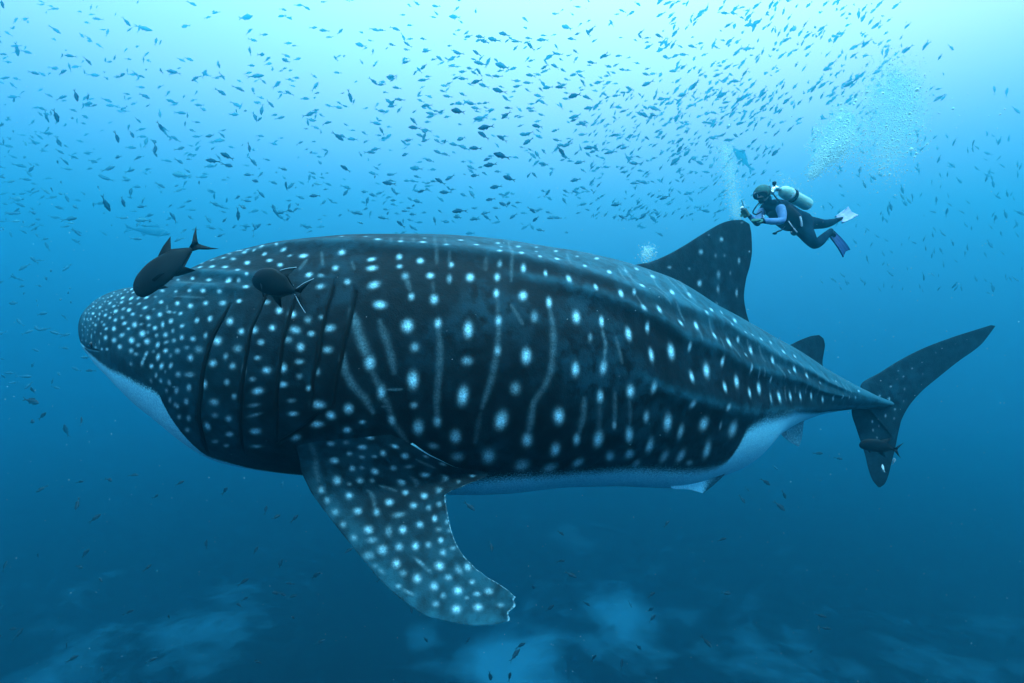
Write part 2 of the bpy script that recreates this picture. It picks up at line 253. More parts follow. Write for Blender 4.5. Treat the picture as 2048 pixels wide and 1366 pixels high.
SHARK = {"belly":[[0.0163,2.229],[0.0167,1.883],[0.1426,1.78],[0.1747,1.735],[0.1822,1.748],[0.1905,1.771],[0.1951,1.771],[0.2018,1.834],[0.2022,1.91],[0.2022,2.175],[0.2026,2.018],[0.2026,2.346],[0.2047,2.458],[0.2143,2.499],[0.2263,2.593],[0.2447,2.656],[0.2601,2.647],[0.2968,2.598],[0.3306,2.517],[0.3618,2.413],[0.3847,2.342],[0.4085,2.306],[0.4381,2.342],[0.4698,2.386],[0.4985,2.369],[0.5206,2.364],[0.5494,2.351],[0.5794,2.319],[0.6061,2.288],[0.6186,2.22],[0.6211,2.099],[0.6223,1.933],[0.6323,1.825],[0.6553,1.748],[0.6945,1.753],[0.7982,2.207],[0.8933,2.715],[0.9529,2.733]],"gills":[[[0.2363,1.173],[0.2343,1.263],[0.2326,1.326],[0.2305,1.389],[0.2288,1.456],[0.2263,1.564],[0.2238,1.681],[0.2222,1.775],[0.2193,1.888],[0.2163,2.014],[0.2143,2.148],[0.2109,2.306],[0.2088,2.405]],[[0.2576,1.083],[0.2576,1.115],[0.2555,1.254],[0.2526,1.353],[0.2514,1.47],[0.2497,1.609],[0.2476,1.708],[0.2451,1.856],[0.2418,2.005],[0.2376,2.18],[0.2351,2.315]],[[0.2776,1.056],[0.2759,1.196],[0.2751,1.308],[0.273,1.456],[0.2722,1.587],[0.2705,1.699],[0.2684,1.843],[0.2659,2.005],[0.2634,2.121]],[[0.2964,0.9978],[0.2964,1.119],[0.2947,1.245],[0.2935,1.38],[0.2926,1.528],[0.2901,1.645],[0.2893,1.744],[0.2876,1.865]],[[0.3076,1.056],[0.3089,1.106],[0.3085,1.196],[0.3072,1.33],[0.3051,1.429],[0.3039,1.555],[0.3014,1.636],[0.3005,1.726],[0.2993,1.825],[0.2976,1.856]]],"crease":[[0.2947,1.874],[0.2876,1.942],[0.2814,2.009],[0.2726,2.076],[0.2647,2.139],[0.2605,2.189]],"mouth":[[0.0504,1.865],[0.075,1.892],[0.1071,1.762],[0.1271,1.694],[0.1446,1.641]],"fins":{"dorsal":{"L":[[1.3246,5.699,0.5176],[1.2808,5.6776,0.8095],[1.5683,5.8184,0.9034],[1.768,5.9163,0.988],[2.0449,6.052,1.1407],[2.2611,6.1579,1.2749],[2.4472,6.2491,1.3853],[2.5846,6.3164,1.4588],[2.7328,6.3891,1.5099],[2.9088,6.4753,1.5398]],"R":[[2.2611,6.1579,0.1984],[2.5615,6.3051,0.2032],[3.0316,6.5355,0.2298],[2.974,6.5073,0.3876],[2.9414,6.4913,0.5769],[2.974,6.5073,0.7816],[3.0399,6.5395,0.9771],[3.073,6.5558,1.1716],[3.0647,6.5517,1.3628],[3.0316,6.5355,1.4998]],"ss":[0,0.08,0.17,0.27,0.39,0.51,0.64,0.78,0.9,1],"th":[0.16,0.035]},"second_dorsal":{"L":[[3.5422,6.7671,-0.3106],[3.63,6.808,-0.0931],[3.809,6.8912,-0.0135],[3.9738,6.9678,0.0408],[4.1329,7.0418,0.0791],[4.2569,7.0995,0.0901]],"R":[[4.0858,7.0199,-0.5279],[4.3927,7.1626,-0.4477],[4.3245,7.1309,-0.2994],[4.3536,7.1444,-0.1465],[4.3731,7.1535,-0.0489],[4.3439,7.1399,0.0418]],"ss":[0,0.2,0.45,0.65,0.85,1],"th":[0.07,0.02]},"caudal_upper":{"L":[[5.2319,7.7532,-0.8859],[5.2888,7.7589,-0.6516],[5.599,7.7899,-0.4717],[5.9282,7.8228,-0.2827],[6.3437,7.8644,-0.0922],[6.7636,7.9064,0.054],[7.1881,7.9488,0.1785],[7.4621,7.9762,0.257]],"R":[[5.8457,7.8146,-1.5034],[5.953,7.8253,-1.1998],[6.0773,7.8377,-0.9874],[6.2853,7.8585,-0.7674],[6.5531,7.8853,-0.5621],[6.8905,7.9191,-0.3171],[7.2906,7.9591,-0.0466],[7.5395,7.984,0.2417]],"ss":[0,0.12,0.26,0.4,0.56,0.71,0.87,1],"th":[0.12,0.03]},"caudal_lower":{"L":[[5.1751,7.7475,-0.8096],[5.1346,7.7435,-1.0511],[5.2075,7.7508,-1.3019],[5.2888,7.7589,-1.5306],[5.3539,7.7654,-1.7214],[5.4028,7.7703,-1.9122],[5.4762,7.7776,-2.1039],[5.5662,7.7866,-2.2128]],"R":[[6.0275,7.8328,-0.895],[5.953,7.8253,-1.1845],[5.8952,7.8195,-1.4127],[5.8457,7.8146,-1.6408],[5.788,7.8088,-1.8454],[5.7386,7.8039,-2.0348],[5.6728,7.7973,-2.1701],[5.599,7.7899,-2.2213]],"ss":[0,0.15,0.33,0.5,0.64,0.78,0.92,1],"th":[0.1,0.025]},"anal":{"L":[[3.4639,6.7434,-1.0339],[3.5681,6.7913,-1.2269],[3.7272,6.8645,-1.3474],[3.8534,6.9226,-1.4129]],"R":[[4.0002,6.9901,-0.9693],[3.9724,6.9773,-1.1379],[3.9448,6.9646,-1.3059],[3.8898,6.9393,-1.4231]],"ss":[0,0.4,0.8,1],"th":[0.04,0.015]},"pelvic":{"L":[[1.611,5.3911,-1.4057],[1.7033,5.4335,-1.56],[1.8923,5.5204,-1.5958],[2.0742,5.6041,-1.6583]],"R":[[2.3923,5.7504,-1.359],[2.3923,5.7504,-1.4713],[2.2549,5.6873,-1.5829],[2.1006,5.6163,-1.6619]],"ss":[0,0.4,0.75,1],"th":[0.05,0.02]},"pectoral":{"L":[[-1.5154,3.86,-0.6107],[-1.6209,3.86,-0.7614],[-1.6187,3.9,-0.9674],[-1.5421,3.88,-1.1102],[-1.44,
3.84,-1.2263],[-1.2598,3.75,-1.3879],[-1.0836,3.65,-1.5292],[-0.9178,3.56,-1.6583],[-0.7231,3.46,-1.7604],[-0.5413,3.38,-1.8187],[-0.3352,3.3,-1.8208],[-0.1392,3.24,-1.794],[-0.0312,3.2,-1.7469]],"R":[[-1.2469,3.8,-0.4564],[-0.9791,3.755,-0.6307],[-0.7087,3.78,-0.7937],[-0.4555,3.92,-0.9532],[-0.1894,4.04,-1.0455],[-0.3838,3.97,-1.1204],[-0.5065,3.9,-1.173],[-0.4775,3.82,-1.2945],[-0.4346,3.74,-1.4062],[-0.3519,3.64,-1.5107],[-0.2269,3.52,-1.5778],[-0.0797,3.4,-1.617],[0.0319,3.27,-1.6318]],"ss":[0,0.08,0.16,0.22,0.28,0.36,0.45,0.54,0.63,0.72,0.81,0.91,1],"th":[0.06,0.035]}},"tabs":{"body":[[[0.30596,0.4809,3.423e-06,1.18e-05,0.0006359,0.6],[0.3168,0.6157,5.14e-06,5.529e-06,0.0006105,0.8],[0.33139,0.6472,4.091e-06,-4.706e-07,0.0003222,0.6],[0.34598,0.4764,1.922e-06,-2.624e-06,0.0003591,0.6],[0.34514,0.6427,6.572e-06,-7.067e-06,0.0004178,0.7],[0.35973,0.6607,3.529e-06,-6.074e-06,0.0001752,0.6],[0.37099,0.4629,5.477e-06,-1.905e-05,0.0004169,0.8],[0.38016,0.5843,5.175e-06,-2.163e-05,0.0008608,0.9],[0.39808,0.4494,5.239e-06,-4.189e-05,0.001198,0.6],[0.39808,0.5528,2.21e-06,-2.299e-05,0.0008708,0.4],[0.39391,0.6876,4.362e-06,-1.248e-05,0.0002857,0.8],[0.41267,0.4899,6.973e-06,-4.701e-05,0.0009797,0.6],[0.40934,0.6787,5.34e-06,-3.091e-05,0.0009039,0.8],[0.42851,0.4405,5.422e-06,-5.436e-05,0.001034,0.4],[0.42434,0.5618,3.738e-06,-2.846e-05,0.0006133,0.4],[0.42184,0.7011,4.053e-06,-3.078e-05,0.0008394,0.75],[0.44352,0.4764,8.071e-06,-6.916e-05,0.001105,0.8],[0.4356,0.6832,7.755e-06,-5.691e-05,0.001252,0.9],[0.45936,0.5393,6.115e-06,-4.358e-05,0.0006425,0.4],[0.45644,0.7326,7.013e-06,-6.335e-05,0.00131,0.8],[0.47937,0.5079,1.641e-05,-0.0001282,0.001506,0.8],[0.47728,0.7551,1.26e-05,-0.0001173,0.00205,0.95],[0.5223,0.5124,1.551e-05,-0.0001151,0.001806,0.7],[0.50396,0.8584,1.058e-05,-1.217e-05,0.0007151,0.9],[0.31513,0.818,7.107e-06,-1.588e-05,0.0005501,0.85],[0.31638,0.9034,1.092e-05,-1.528e-05,0.00078,0.85],[0.31888,1.0427,1.146e-05,-2.915e-05,0.00118,0.8],[0.32305,1.182,1.325e-05,7.617e-06,0.0008893,0.9],[0.33139,0.7865,3.46e-06,-2.771e-06,0.0009355,0.75],[0.33222,0.8809,3.443e-06,1.333e-06,0.0004962,0.6],[0.33597,0.9663,5.228e-06,3.318e-06,0.001353,0.35],[0.33972,1.1191,2.932e-06,6.456e-07,0.0008331,0.65],[0.34389,0.818,4.854e-06,-1.863e-06,0.0009717,0.85],[0.34973,0.9528,5.368e-06,-3.699e-06,0.0007691,0.9],[0.35181,1.1326,5.618e-06,-3.479e-06,0.001502,0.7],[0.3539,1.2899,4.005e-06,-2.522e-06,0.001214,0.8],[0.36223,0.8405,2.514e-06,-6.847e-06,0.0009225,0.75],[0.36057,0.9708,2.816e-06,-8.13e-06,0.001778,0.35],[0.37266,0.9483,5.896e-06,-1.693e-05,0.00152,0.95],[0.38891,0.9303,4.332e-06,-2.646e-05,0.001653,0.65],[0.38683,1.0652,3.103e-06,-1.632e-05,0.001327,0.85],[0.38641,1.2584,3.91e-06,-1.305e-05,0.001744,0.6],[0.38516,1.4427,4.25e-06,-4.47e-06,0.001497,0.5],[0.40725,0.836,4.002e-06,-3.883e-05,0.001917,0.8],[0.40308,1.0697,8.805e-06,-4.018e-05,0.001536,0.95],[0.39225,0.8045,3.46e-06,-2.574e-05,0.001317,0.35],[0.42143,0.8719,1.958e-06,-1.956e-05,0.001044,0.85],[0.41934,1.1056,4.433e-06,-3.543e-05,0.002074,0.9],[0.43685,0.9079,3.922e-06,-1.365e-05,0.001355,0.95],[0.43643,1.1955,9.79e-06,-4.375e-05,0.002486,1.0],[0.45602,0.9618,3.468e-06,-1.528e-05,0.0009516,0.95],[0.47645,0.9888,5.601e-06,-2.479e-05,0.001279,1.0],[0.45561,1.2135,4.676e-06,-3.349e-05,0.00213,0.95],[0.47687,1.2854,8.966e-06,-8.164e-06,0.002596,1.0],[0.48979,0.9573,4.401e-06,-3.076e-05,0.0009571,0.6],[0.49437,1.0787,8.456e-06,1.906e-05,0.0008352,0.7],[0.49604,1.218,5.365e-06,-3.474e-05,0.001714,0.7],[0.33806,1.3124,1.007e-05,-2.443e-06,0.00178,1.0],[0.36974,1.3214,6.241e-06,-9.776e-06,0.002945,0.95],[0.40142,1.4697,8.569e-06,-9.542e-06,0.002643,0.95],[0.43185,1.5461,7.64e-06,-5.039e-06,0.002482,0.85],[0.45269,1.5326,1.017e-05,-4.82e-05,0.002703,0.6],[0.4506,1.7259,7.825e-06,2.203e-05,0.002255,0.75],[0.47561,1.6899,1.397e-05,1.557e-05,0.002427,0.85],[0.34098,1.6405,7.9e-06,-6.367e-06,0.003261,0.95],[0.36682,1.7214,8.888e-06,-2.946e-05,0.003813,0.95],[0.31888,1.5506,9.184e-06,
-5.254e-06,0.002481,0.7],[0.32472,1.7259,5.949e-06,-9.29e-06,0.002627,0.6],[0.34181,1.4427,6.332e-06,-3.196e-06,0.001021,0.4],[0.3689,1.5101,1.04e-05,-4.664e-06,0.0008842,0.4],[0.39516,1.6674,1.126e-05,3.886e-06,0.002023,0.35],[0.40809,1.218,6.966e-06,-2.971e-05,0.001993,0.3],[0.34139,1.7978,4.394e-06,-3.747e-06,0.0006044,0.4],[0.44435,1.3348,3.624e-06,-2.241e-05,0.001333,0.3],[0.38808,1.8742,1.37e-05,-2.99e-05,0.004361,0.95],[0.42268,1.8472,1.343e-05,4.305e-05,0.003367,0.95],[0.34348,1.9461,8.441e-06,-1.116e-05,0.003457,0.6],[0.35348,1.8966,5.463e-06,-2.618e-06,0.001954,0.45],[0.36348,2.0,1.138e-05,3.086e-06,0.00348,0.5],[0.38308,2.1483,1.851e-05,2.877e-05,0.005023,0.5],[0.40475,2.0135,1.215e-05,3.417e-05,0.003578,0.65],[0.42434,2.0989,1.421e-05,5.461e-05,0.004419,0.65],[0.43768,2.027,9.177e-06,6.082e-05,0.003029,0.65],[0.45519,2.045,2.205e-05,0.0001175,0.006369,0.75],[0.48187,2.027,2.275e-05,0.0002065,0.005719,0.8],[0.40475,2.2337,3.075e-05,3.399e-05,0.004871,0.45],[0.42476,2.2787,3.486e-05,3.154e-05,0.003927,0.45],[0.4456,2.2607,2.716e-05,3.803e-05,0.004232,0.5],[0.47186,2.2292,2.973e-05,0.0001845,0.00452,0.5],[0.48979,2.2202,2.41e-05,0.0001311,0.004054,0.55],[0.50313,2.3281,2.375e-05,1.132e-05,0.003051,0.4],[0.49396,1.8832,1.298e-05,4.147e-05,0.001557,0.4],[0.50729,2.1393,1.613e-05,8.353e-05,0.005043,0.6],[0.3514,2.0809,1.244e-05,9.581e-06,0.0009969,0.3],[0.36515,2.1618,1.891e-05,-6.14e-06,0.002204,0.3],[0.46561,1.9371,5.148e-06,4.084e-05,0.001556,0.5],[0.32972,1.9056,5.347e-06,1.816e-05,0.001825,0.45],[0.53647,0.5843,1.819e-05,-0.0001246,0.001943,0.85],[0.50104,0.6427,5.354e-06,-5.615e-05,0.001947,0.4],[0.54606,0.7865,2.264e-05,-0.0001889,0.003107,0.95],[0.51271,1.0607,7.377e-06,-1.012e-05,0.001276,0.95],[0.49646,1.218,4.797e-06,-3.958e-05,0.002112,0.65],[0.49646,1.4202,8.223e-06,7.263e-06,0.002785,0.95],[0.51938,1.3708,1.716e-05,-1.028e-05,0.003746,1.0],[0.57399,0.7101,1.587e-05,-0.0001344,0.003577,0.5],[0.53522,1.1326,7.231e-06,8.674e-06,0.0009178,0.9],[0.5569,1.1101,1.112e-05,-7.85e-05,0.002247,1.0],[0.54106,1.3079,5.292e-06,-3.094e-05,0.001412,0.65],[0.54106,1.5326,8.778e-06,2.926e-05,0.002069,0.95],[0.56065,1.4607,1.922e-05,-3.341e-05,0.003511,1.0],[0.59441,0.8405,1.813e-05,-0.0001559,0.002411,0.85],[0.57816,0.9483,5.523e-06,-2.839e-06,0.0008199,0.7],[0.61776,0.7371,9.036e-06,-8.079e-05,0.00191,0.5],[0.57857,1.1551,7.369e-06,-1.711e-05,0.001465,0.85],[0.60192,1.1506,1.6e-05,-6.833e-05,0.00262,1.0],[0.62151,1.0562,6.232e-06,-3.196e-05,0.001209,0.7],[0.58399,1.3573,8.818e-06,-6.522e-05,0.001869,0.8],[0.58358,1.5596,8.839e-06,1.421e-05,0.001898,0.9],[0.60317,1.4876,1.717e-05,-3.716e-05,0.003015,0.95],[0.6386,0.7371,2.518e-05,-0.0002414,0.003836,0.8],[0.61651,0.9303,5.087e-06,-1.294e-05,0.0005404,0.5],[0.63902,0.9258,8.926e-06,-2.698e-05,0.0006597,0.6],[0.65444,0.8944,8.543e-06,-4.164e-05,0.0007786,0.5],[0.67111,0.8854,1.075e-05,-5.109e-05,0.001317,0.8],[0.63985,1.1101,1.053e-05,-2.508e-05,0.002415,0.95],[0.62609,1.2,5.181e-06,4.778e-06,0.0006694,0.5],[0.6286,1.3259,8.188e-06,-0.0001045,0.002771,0.5],[0.62359,1.5551,8.517e-06,-1.174e-05,0.002327,0.8],[0.64235,1.4921,1.479e-05,-3.515e-05,0.003799,0.95],[0.67445,1.1551,7.573e-06,1.822e-07,0.00216,0.9],[0.6782,1.5685,1.189e-05,2.682e-05,0.004178,0.95],[0.66403,1.3843,2.71e-06,-1.257e-05,0.001498,0.4],[0.66153,1.5955,4.846e-06,3.79e-07,0.001951,0.35],[0.70779,0.9798,1.082e-05,-5.203e-05,0.002558,0.8],[0.69154,0.8584,7.934e-06,-6.761e-05,0.001892,0.6],[0.71405,1.2584,1.073e-05,6.095e-05,0.002882,0.95],[0.70071,1.2854,3.8e-06,2.35e-05,0.001167,0.4],[0.70196,1.6045,1.011e-05,6.671e-05,0.004373,0.8],[0.72489,1.6809,1.102e-05,0.0001128,0.005652,0.8],[0.74114,1.3393,1.414e-05,7.545e-05,0.003272,0.85],[0.73322,0.9888,1.558e-05,-8.504e-05,0.002616,0.7],[0.75323,1.7214,1.404e-05,0.0001879,0.007063,0.8],[0.78741,1.8292,2.274e-05,0.0003519,0.01056,0.8],[0.81534,1.8112,1.333e-05,0.000266,0.0112,0.65],[0.8366,1.7438,8.309e-06,0.0001939,0.01155,0.6],[0.85452,1.7393,5.751e-06,0.0001372,0.01149,
0.4],[0.77657,1.4472,1.181e-05,4.361e-05,0.001497,0.4],[0.82534,1.2225,7.293e-06,-2.737e-05,0.001976,0.5],[0.88078,1.2719,1.527e-05,-0.0001898,0.008017,0.6],[0.87078,1.6899,4.689e-06,6.738e-05,0.008513,0.4],[0.49729,1.6539,1.059e-05,-3.098e-05,0.002412,0.55],[0.54231,1.7393,1.368e-05,-4.532e-05,0.001708,0.5],[0.58691,1.7124,1.243e-05,-4.319e-05,0.001278,0.45],[0.49437,1.8787,1.288e-05,4.941e-05,0.002826,0.5],[0.5198,1.9146,2.979e-05,0.0001342,0.006487,0.8],[0.56273,1.8832,3.451e-05,1.101e-05,0.004796,0.7],[0.53772,1.982,1.501e-05,2.541e-05,0.005447,0.5],[0.58441,1.8787,4.8e-06,3.933e-05,0.002073,0.3],[0.60317,1.8966,4.776e-05,0.0001027,0.007862,0.6],[0.50813,2.1304,2.387e-05,0.0001673,0.006944,0.6],[0.49104,2.2202,2.804e-05,0.0001425,0.003437,0.45],[0.57691,2.1214,3.006e-05,0.0002144,0.01136,0.55],[0.54856,2.2157,2.755e-05,2.06e-05,0.007588,0.5],[0.53022,2.2472,2.686e-05,5.986e-05,0.008043,0.4],[0.50438,2.3416,2.164e-05,4.878e-05,0.002614,0.35],[0.56273,2.2742,2.654e-05,4.385e-05,0.001954,0.35],[0.66194,1.573,4.835e-06,-6.745e-06,0.002885,0.4],[0.2055,0.8809,2.581e-06,2.719e-05,0.0005326,0.75],[0.21634,0.9348,3.689e-06,2.193e-05,0.0003863,0.8],[0.22968,0.9753,4.427e-06,1.423e-05,0.0006739,0.95],[0.1955,0.8494,3.99e-06,4.089e-05,0.0005731,0.6],[0.20133,1.0067,1.192e-06,1.283e-05,0.000286,0.7],[0.20925,1.0247,2.002e-06,1.225e-05,0.0002484,0.8],[0.21717,1.0472,3.181e-06,1.688e-05,0.000363,0.9],[0.22759,1.0742,3.013e-06,1.212e-05,0.0002643,0.8],[0.20592,1.1281,1.947e-06,1.616e-05,0.0004706,0.9],[0.21342,1.1641,2.554e-06,1.437e-05,0.0005203,0.85],[0.22134,1.1551,3.012e-06,1.051e-05,0.0004092,0.8],[0.23176,1.1685,5.251e-06,1.064e-05,0.0004593,0.7],[0.24135,1.1596,3.077e-06,3.421e-06,0.0002777,0.85],[0.24302,1.0517,4.332e-06,8.477e-06,0.0002878,0.85],[0.24052,0.9393,1.739e-06,1.276e-05,0.0003356,0.8],[0.23635,0.9843,2.323e-06,1.958e-05,0.0005415,0.5],[0.23176,0.8719,4.741e-06,2.577e-05,0.0004741,0.6],[0.22051,0.7955,6.67e-06,3.384e-05,0.0005312,0.8],[0.21092,0.7506,5.192e-06,2.717e-05,0.0005972,0.75],[0.20217,0.7146,4.752e-06,2.691e-05,0.0005712,0.7],[0.19383,0.5528,4.057e-05,0.0005474,0.007863,0.5],[0.20383,0.5978,6.74e-06,4.524e-05,0.0006901,0.6],[0.21259,0.6337,6.187e-06,4.653e-05,0.0006188,0.6],[0.22134,0.6921,7.113e-06,4.271e-05,0.0006005,0.5],[0.23426,0.782,5.921e-06,3.646e-05,0.0008707,0.8],[0.22634,0.6292,5.55e-06,3.085e-05,0.0005857,0.6],[0.21301,0.5573,3.997e-06,4.15e-05,0.0007212,0.5],[0.2105,0.418,3.463e-05,0.0005278,0.008426,0.5],[0.22634,0.5843,4.616e-06,9.537e-06,0.0004603,0.6],[0.23301,0.6247,1.483e-06,2.098e-06,0.0004601,0.5],[0.24218,0.6876,3.506e-06,1.006e-05,0.0006265,0.6],[0.24927,0.782,7.027e-06,2.449e-05,0.0005543,0.75],[0.25927,0.8494,5.636e-06,2.532e-05,0.0005497,0.8],[0.26261,0.7461,3.946e-06,8.561e-07,0.0003068,0.4],[0.26719,0.9438,2.862e-06,1.297e-05,0.0003848,0.8],[0.25511,0.6652,5.655e-06,1.306e-06,0.0005083,0.7],[0.27261,0.764,9.917e-06,1.616e-05,0.0007198,0.95],[0.29637,0.7506,5.001e-06,6.675e-06,0.0008756,0.8],[0.29554,0.9079,3.935e-06,7.829e-06,0.0007617,0.7],[0.28137,0.9663,4.649e-06,3.281e-06,0.0006086,0.9],[0.2897,1.0652,7.26e-06,-1.673e-06,0.0005405,0.5],[0.28845,0.9753,4.119e-06,6.406e-06,0.0003125,0.4],[0.30388,1.0247,3.811e-06,4.297e-06,0.0006575,0.6],[0.20967,1.218,1.347e-06,3.648e-06,0.0002182,0.8],[0.21926,1.2854,1.76e-06,6.967e-06,0.0004644,0.8],[0.22676,1.2809,2.616e-06,9.067e-06,0.0005469,0.85],[0.23885,1.3079,5.393e-06,1.186e-05,0.0008081,0.85],[0.21217,1.3169,1.527e-06,1.277e-06,0.0002656,0.8],[0.24677,1.3798,4.771e-06,7.661e-06,0.0005494,0.7],[0.25469,1.3708,8.181e-06,5.976e-06,0.0006432,0.7],[0.26636,1.3573,4.833e-06,5.93e-06,0.0004516,0.85],[0.26886,1.2405,5.65e-06,1.144e-05,0.0006188,0.9],[0.27678,1.2674,6.333e-06,9.787e-06,0.000685,0.95],[0.25927,1.1775,7.93e-06,7.333e-06,0.0003989,0.5],[0.28595,1.3034,4.78e-06,7.469e-06,0.0008505,0.3],[0.29304,1.2854,3.297e-06,1.15e-06,0.0003062,0.4],[0.29762,1.3528,1.032e-05,-1.313e-05,0.0007258,0.5],[0.2797,1.3708,1.028e-05,1.678e-05,0.0007252,0.6],
[0.28845,1.3933,3.849e-06,8.314e-07,0.0003464,0.75],[0.26011,1.4517,6.49e-06,3.461e-06,0.0004227,0.6],[0.28345,1.4787,5.326e-06,2.614e-06,0.0008467,0.7],[0.27637,1.4337,6.791e-06,3.652e-06,0.0005801,0.35],[0.21301,1.4023,1.411e-06,4.988e-06,0.0004416,0.8],[0.21884,1.4157,3.012e-06,5.838e-06,0.0004215,0.65],[0.22593,1.3978,1.953e-06,2.726e-06,0.0005723,0.5],[0.23301,1.4382,8.455e-06,6.581e-06,0.0008683,0.95],[0.21801,1.5461,2.851e-06,8.42e-07,0.0006906,0.75],[0.21134,1.4966,2.101e-06,2.079e-06,0.0004311,0.6],[0.21592,1.4742,2.708e-06,2.712e-06,0.0002679,0.3],[0.22259,1.4921,8.477e-06,1.77e-05,0.0008344,0.3],[0.23843,1.5416,3.084e-06,-4.597e-06,0.0007028,0.35],[0.24552,1.4921,1.04e-05,4.326e-06,0.0008029,0.35],[0.23093,1.5865,6.678e-06,-8.912e-07,0.0007439,0.65],[0.2426,1.6045,5.323e-06,-2.381e-06,0.000611,0.5],[0.24969,1.6225,1.696e-06,-5.049e-06,0.001415,0.8],[0.25844,1.5506,6.539e-06,-3.102e-07,0.0002755,0.5],[0.26428,1.627,1.01e-05,-3.981e-06,0.0005729,0.7],[0.27428,1.609,4.618e-06,-1.956e-06,0.000952,0.85],[0.28303,1.5685,7.652e-06,-1.792e-06,0.000392,0.4],[0.28303,1.6584,4.024e-06,-2.708e-06,0.0004746,0.25],[0.29721,1.4876,7.656e-06,-3.351e-06,0.0006384,0.45],[0.29221,1.627,2.616e-06,-2.409e-06,0.0007261,0.35],[0.21134,1.6629,2.595e-06,-4.435e-06,0.0005455,0.5],[0.21717,1.6629,8.416e-06,-3.856e-06,0.000429,0.45],[0.22509,1.7303,2.635e-06,-1.297e-05,0.001092,0.8],[0.21592,1.7573,2.006e-06,-1.181e-05,0.0009169,0.6],[0.23843,1.7124,3.806e-06,-6.651e-06,0.0005643,0.5],[0.25469,1.6854,6.352e-06,-4.15e-06,0.0002915,0.4],[0.25761,1.7618,1.792e-05,-3.419e-05,0.0006918,0.85],[0.27386,1.7124,7.188e-06,-5.034e-06,0.0004193,0.65],[0.28762,1.7303,2.294e-06,-3.416e-06,0.0004146,0.6],[0.21301,1.8652,2.17e-06,-1.824e-05,0.0009305,0.55],[0.22885,1.8562,1.007e-05,-1.112e-05,0.0008248,0.5],[0.24177,1.8068,4.1e-06,-1.112e-05,0.0006113,0.4],[0.20759,1.9101,1.434e-06,-1.485e-05,0.0006328,0.5],[0.25344,1.8607,2.485e-05,-5.372e-05,0.0003788,0.25],[0.25261,1.9326,3.698e-05,-0.0001331,0.0006978,0.25],[0.27762,1.8157,8.728e-06,-7.133e-06,0.0003087,0.25],[0.29179,1.8337,1.475e-05,3.75e-06,0.0008802,0.7],[0.27762,1.9056,9.049e-06,-1.006e-05,0.0003522,0.7],[0.20634,2.0045,2.209e-06,-2.407e-05,0.0007886,0.45],[0.21134,2.0045,2.711e-06,-2.961e-05,0.00105,0.5],[0.22718,1.9596,6.973e-06,-2.3e-05,0.0007006,0.3],[0.2351,1.9775,5.324e-06,-2.418e-05,0.0008232,0.55],[0.22009,2.0584,3.898e-06,-1.769e-05,0.001518,0.75],[0.20717,2.1259,4.114e-06,-4.318e-05,0.001094,0.45],[0.23218,2.1124,8.981e-06,-3.609e-05,0.0008022,0.7],[0.2501,2.0629,1.831e-05,-4.561e-05,0.0009526,0.75],[0.22009,2.2068,8.238e-06,-4.344e-05,0.0007752,0.4],[0.22593,2.2382,7.13e-06,-4.245e-05,0.000811,0.4],[0.24635,2.2068,2.268e-05,-5.246e-05,0.0005506,0.45],[0.29762,1.9011,6.4e-06,2.396e-06,0.0009283,0.85],[0.30721,1.8472,6.874e-06,-1.418e-05,0.001247,0.85],[0.30471,1.5371,2.531e-06,-2.326e-05,0.001978,0.5],[0.19091,0.9573,6.529e-06,5.053e-05,0.0006141,0.7],[0.18883,1.0157,3.272e-06,2.293e-05,0.0002922,0.35],[0.19591,1.0921,3.12e-06,1.962e-05,0.0004131,0.9],[0.18133,0.9933,4.452e-06,1.372e-05,0.0004149,0.9],[0.18633,1.1191,4.014e-06,7.575e-06,0.0003878,0.8],[0.17882,1.0562,3.387e-06,7.893e-06,0.0003056,0.5],[0.17299,0.9708,5.145e-06,3.629e-05,0.0005474,0.5],[0.16965,1.0292,6.679e-06,2.577e-05,0.0002357,0.45],[0.16382,0.9528,1.087e-05,3.865e-05,0.001029,0.9],[0.14548,0.9214,2.258e-05,7.026e-05,0.0008617,0.95],[0.1288,0.7056,8.561e-05,0.0005017,0.003279,0.9],[0.1534,0.8405,9.379e-06,2.955e-05,0.0004948,0.8],[0.10338,0.6337,6.182e-05,0.0004123,0.003094,0.6],[0.19883,1.209,2.41e-06,1.633e-05,0.0005285,0.85],[0.19216,1.2225,4.263e-06,2.12e-05,0.0005222,0.85],[0.18633,1.1955,2.253e-06,1.065e-05,0.0002177,0.35],[0.17924,1.1685,4.458e-06,1.551e-05,0.0003846,0.65],[0.17341,1.1146,6.301e-06,2.745e-05,0.0006687,0.9],[0.1659,1.0921,8.641e-06,1.157e-05,0.0005053,0.55],[0.1559,1.1191,1.956e-05,2.66e-05,0.0008081,0.9],[0.15381,0.9978,1.314e-05,3.185e-05,0.0007579,0.6],[0.14464,1.0517,1.751e-05,1.121e-05,0.0005245,
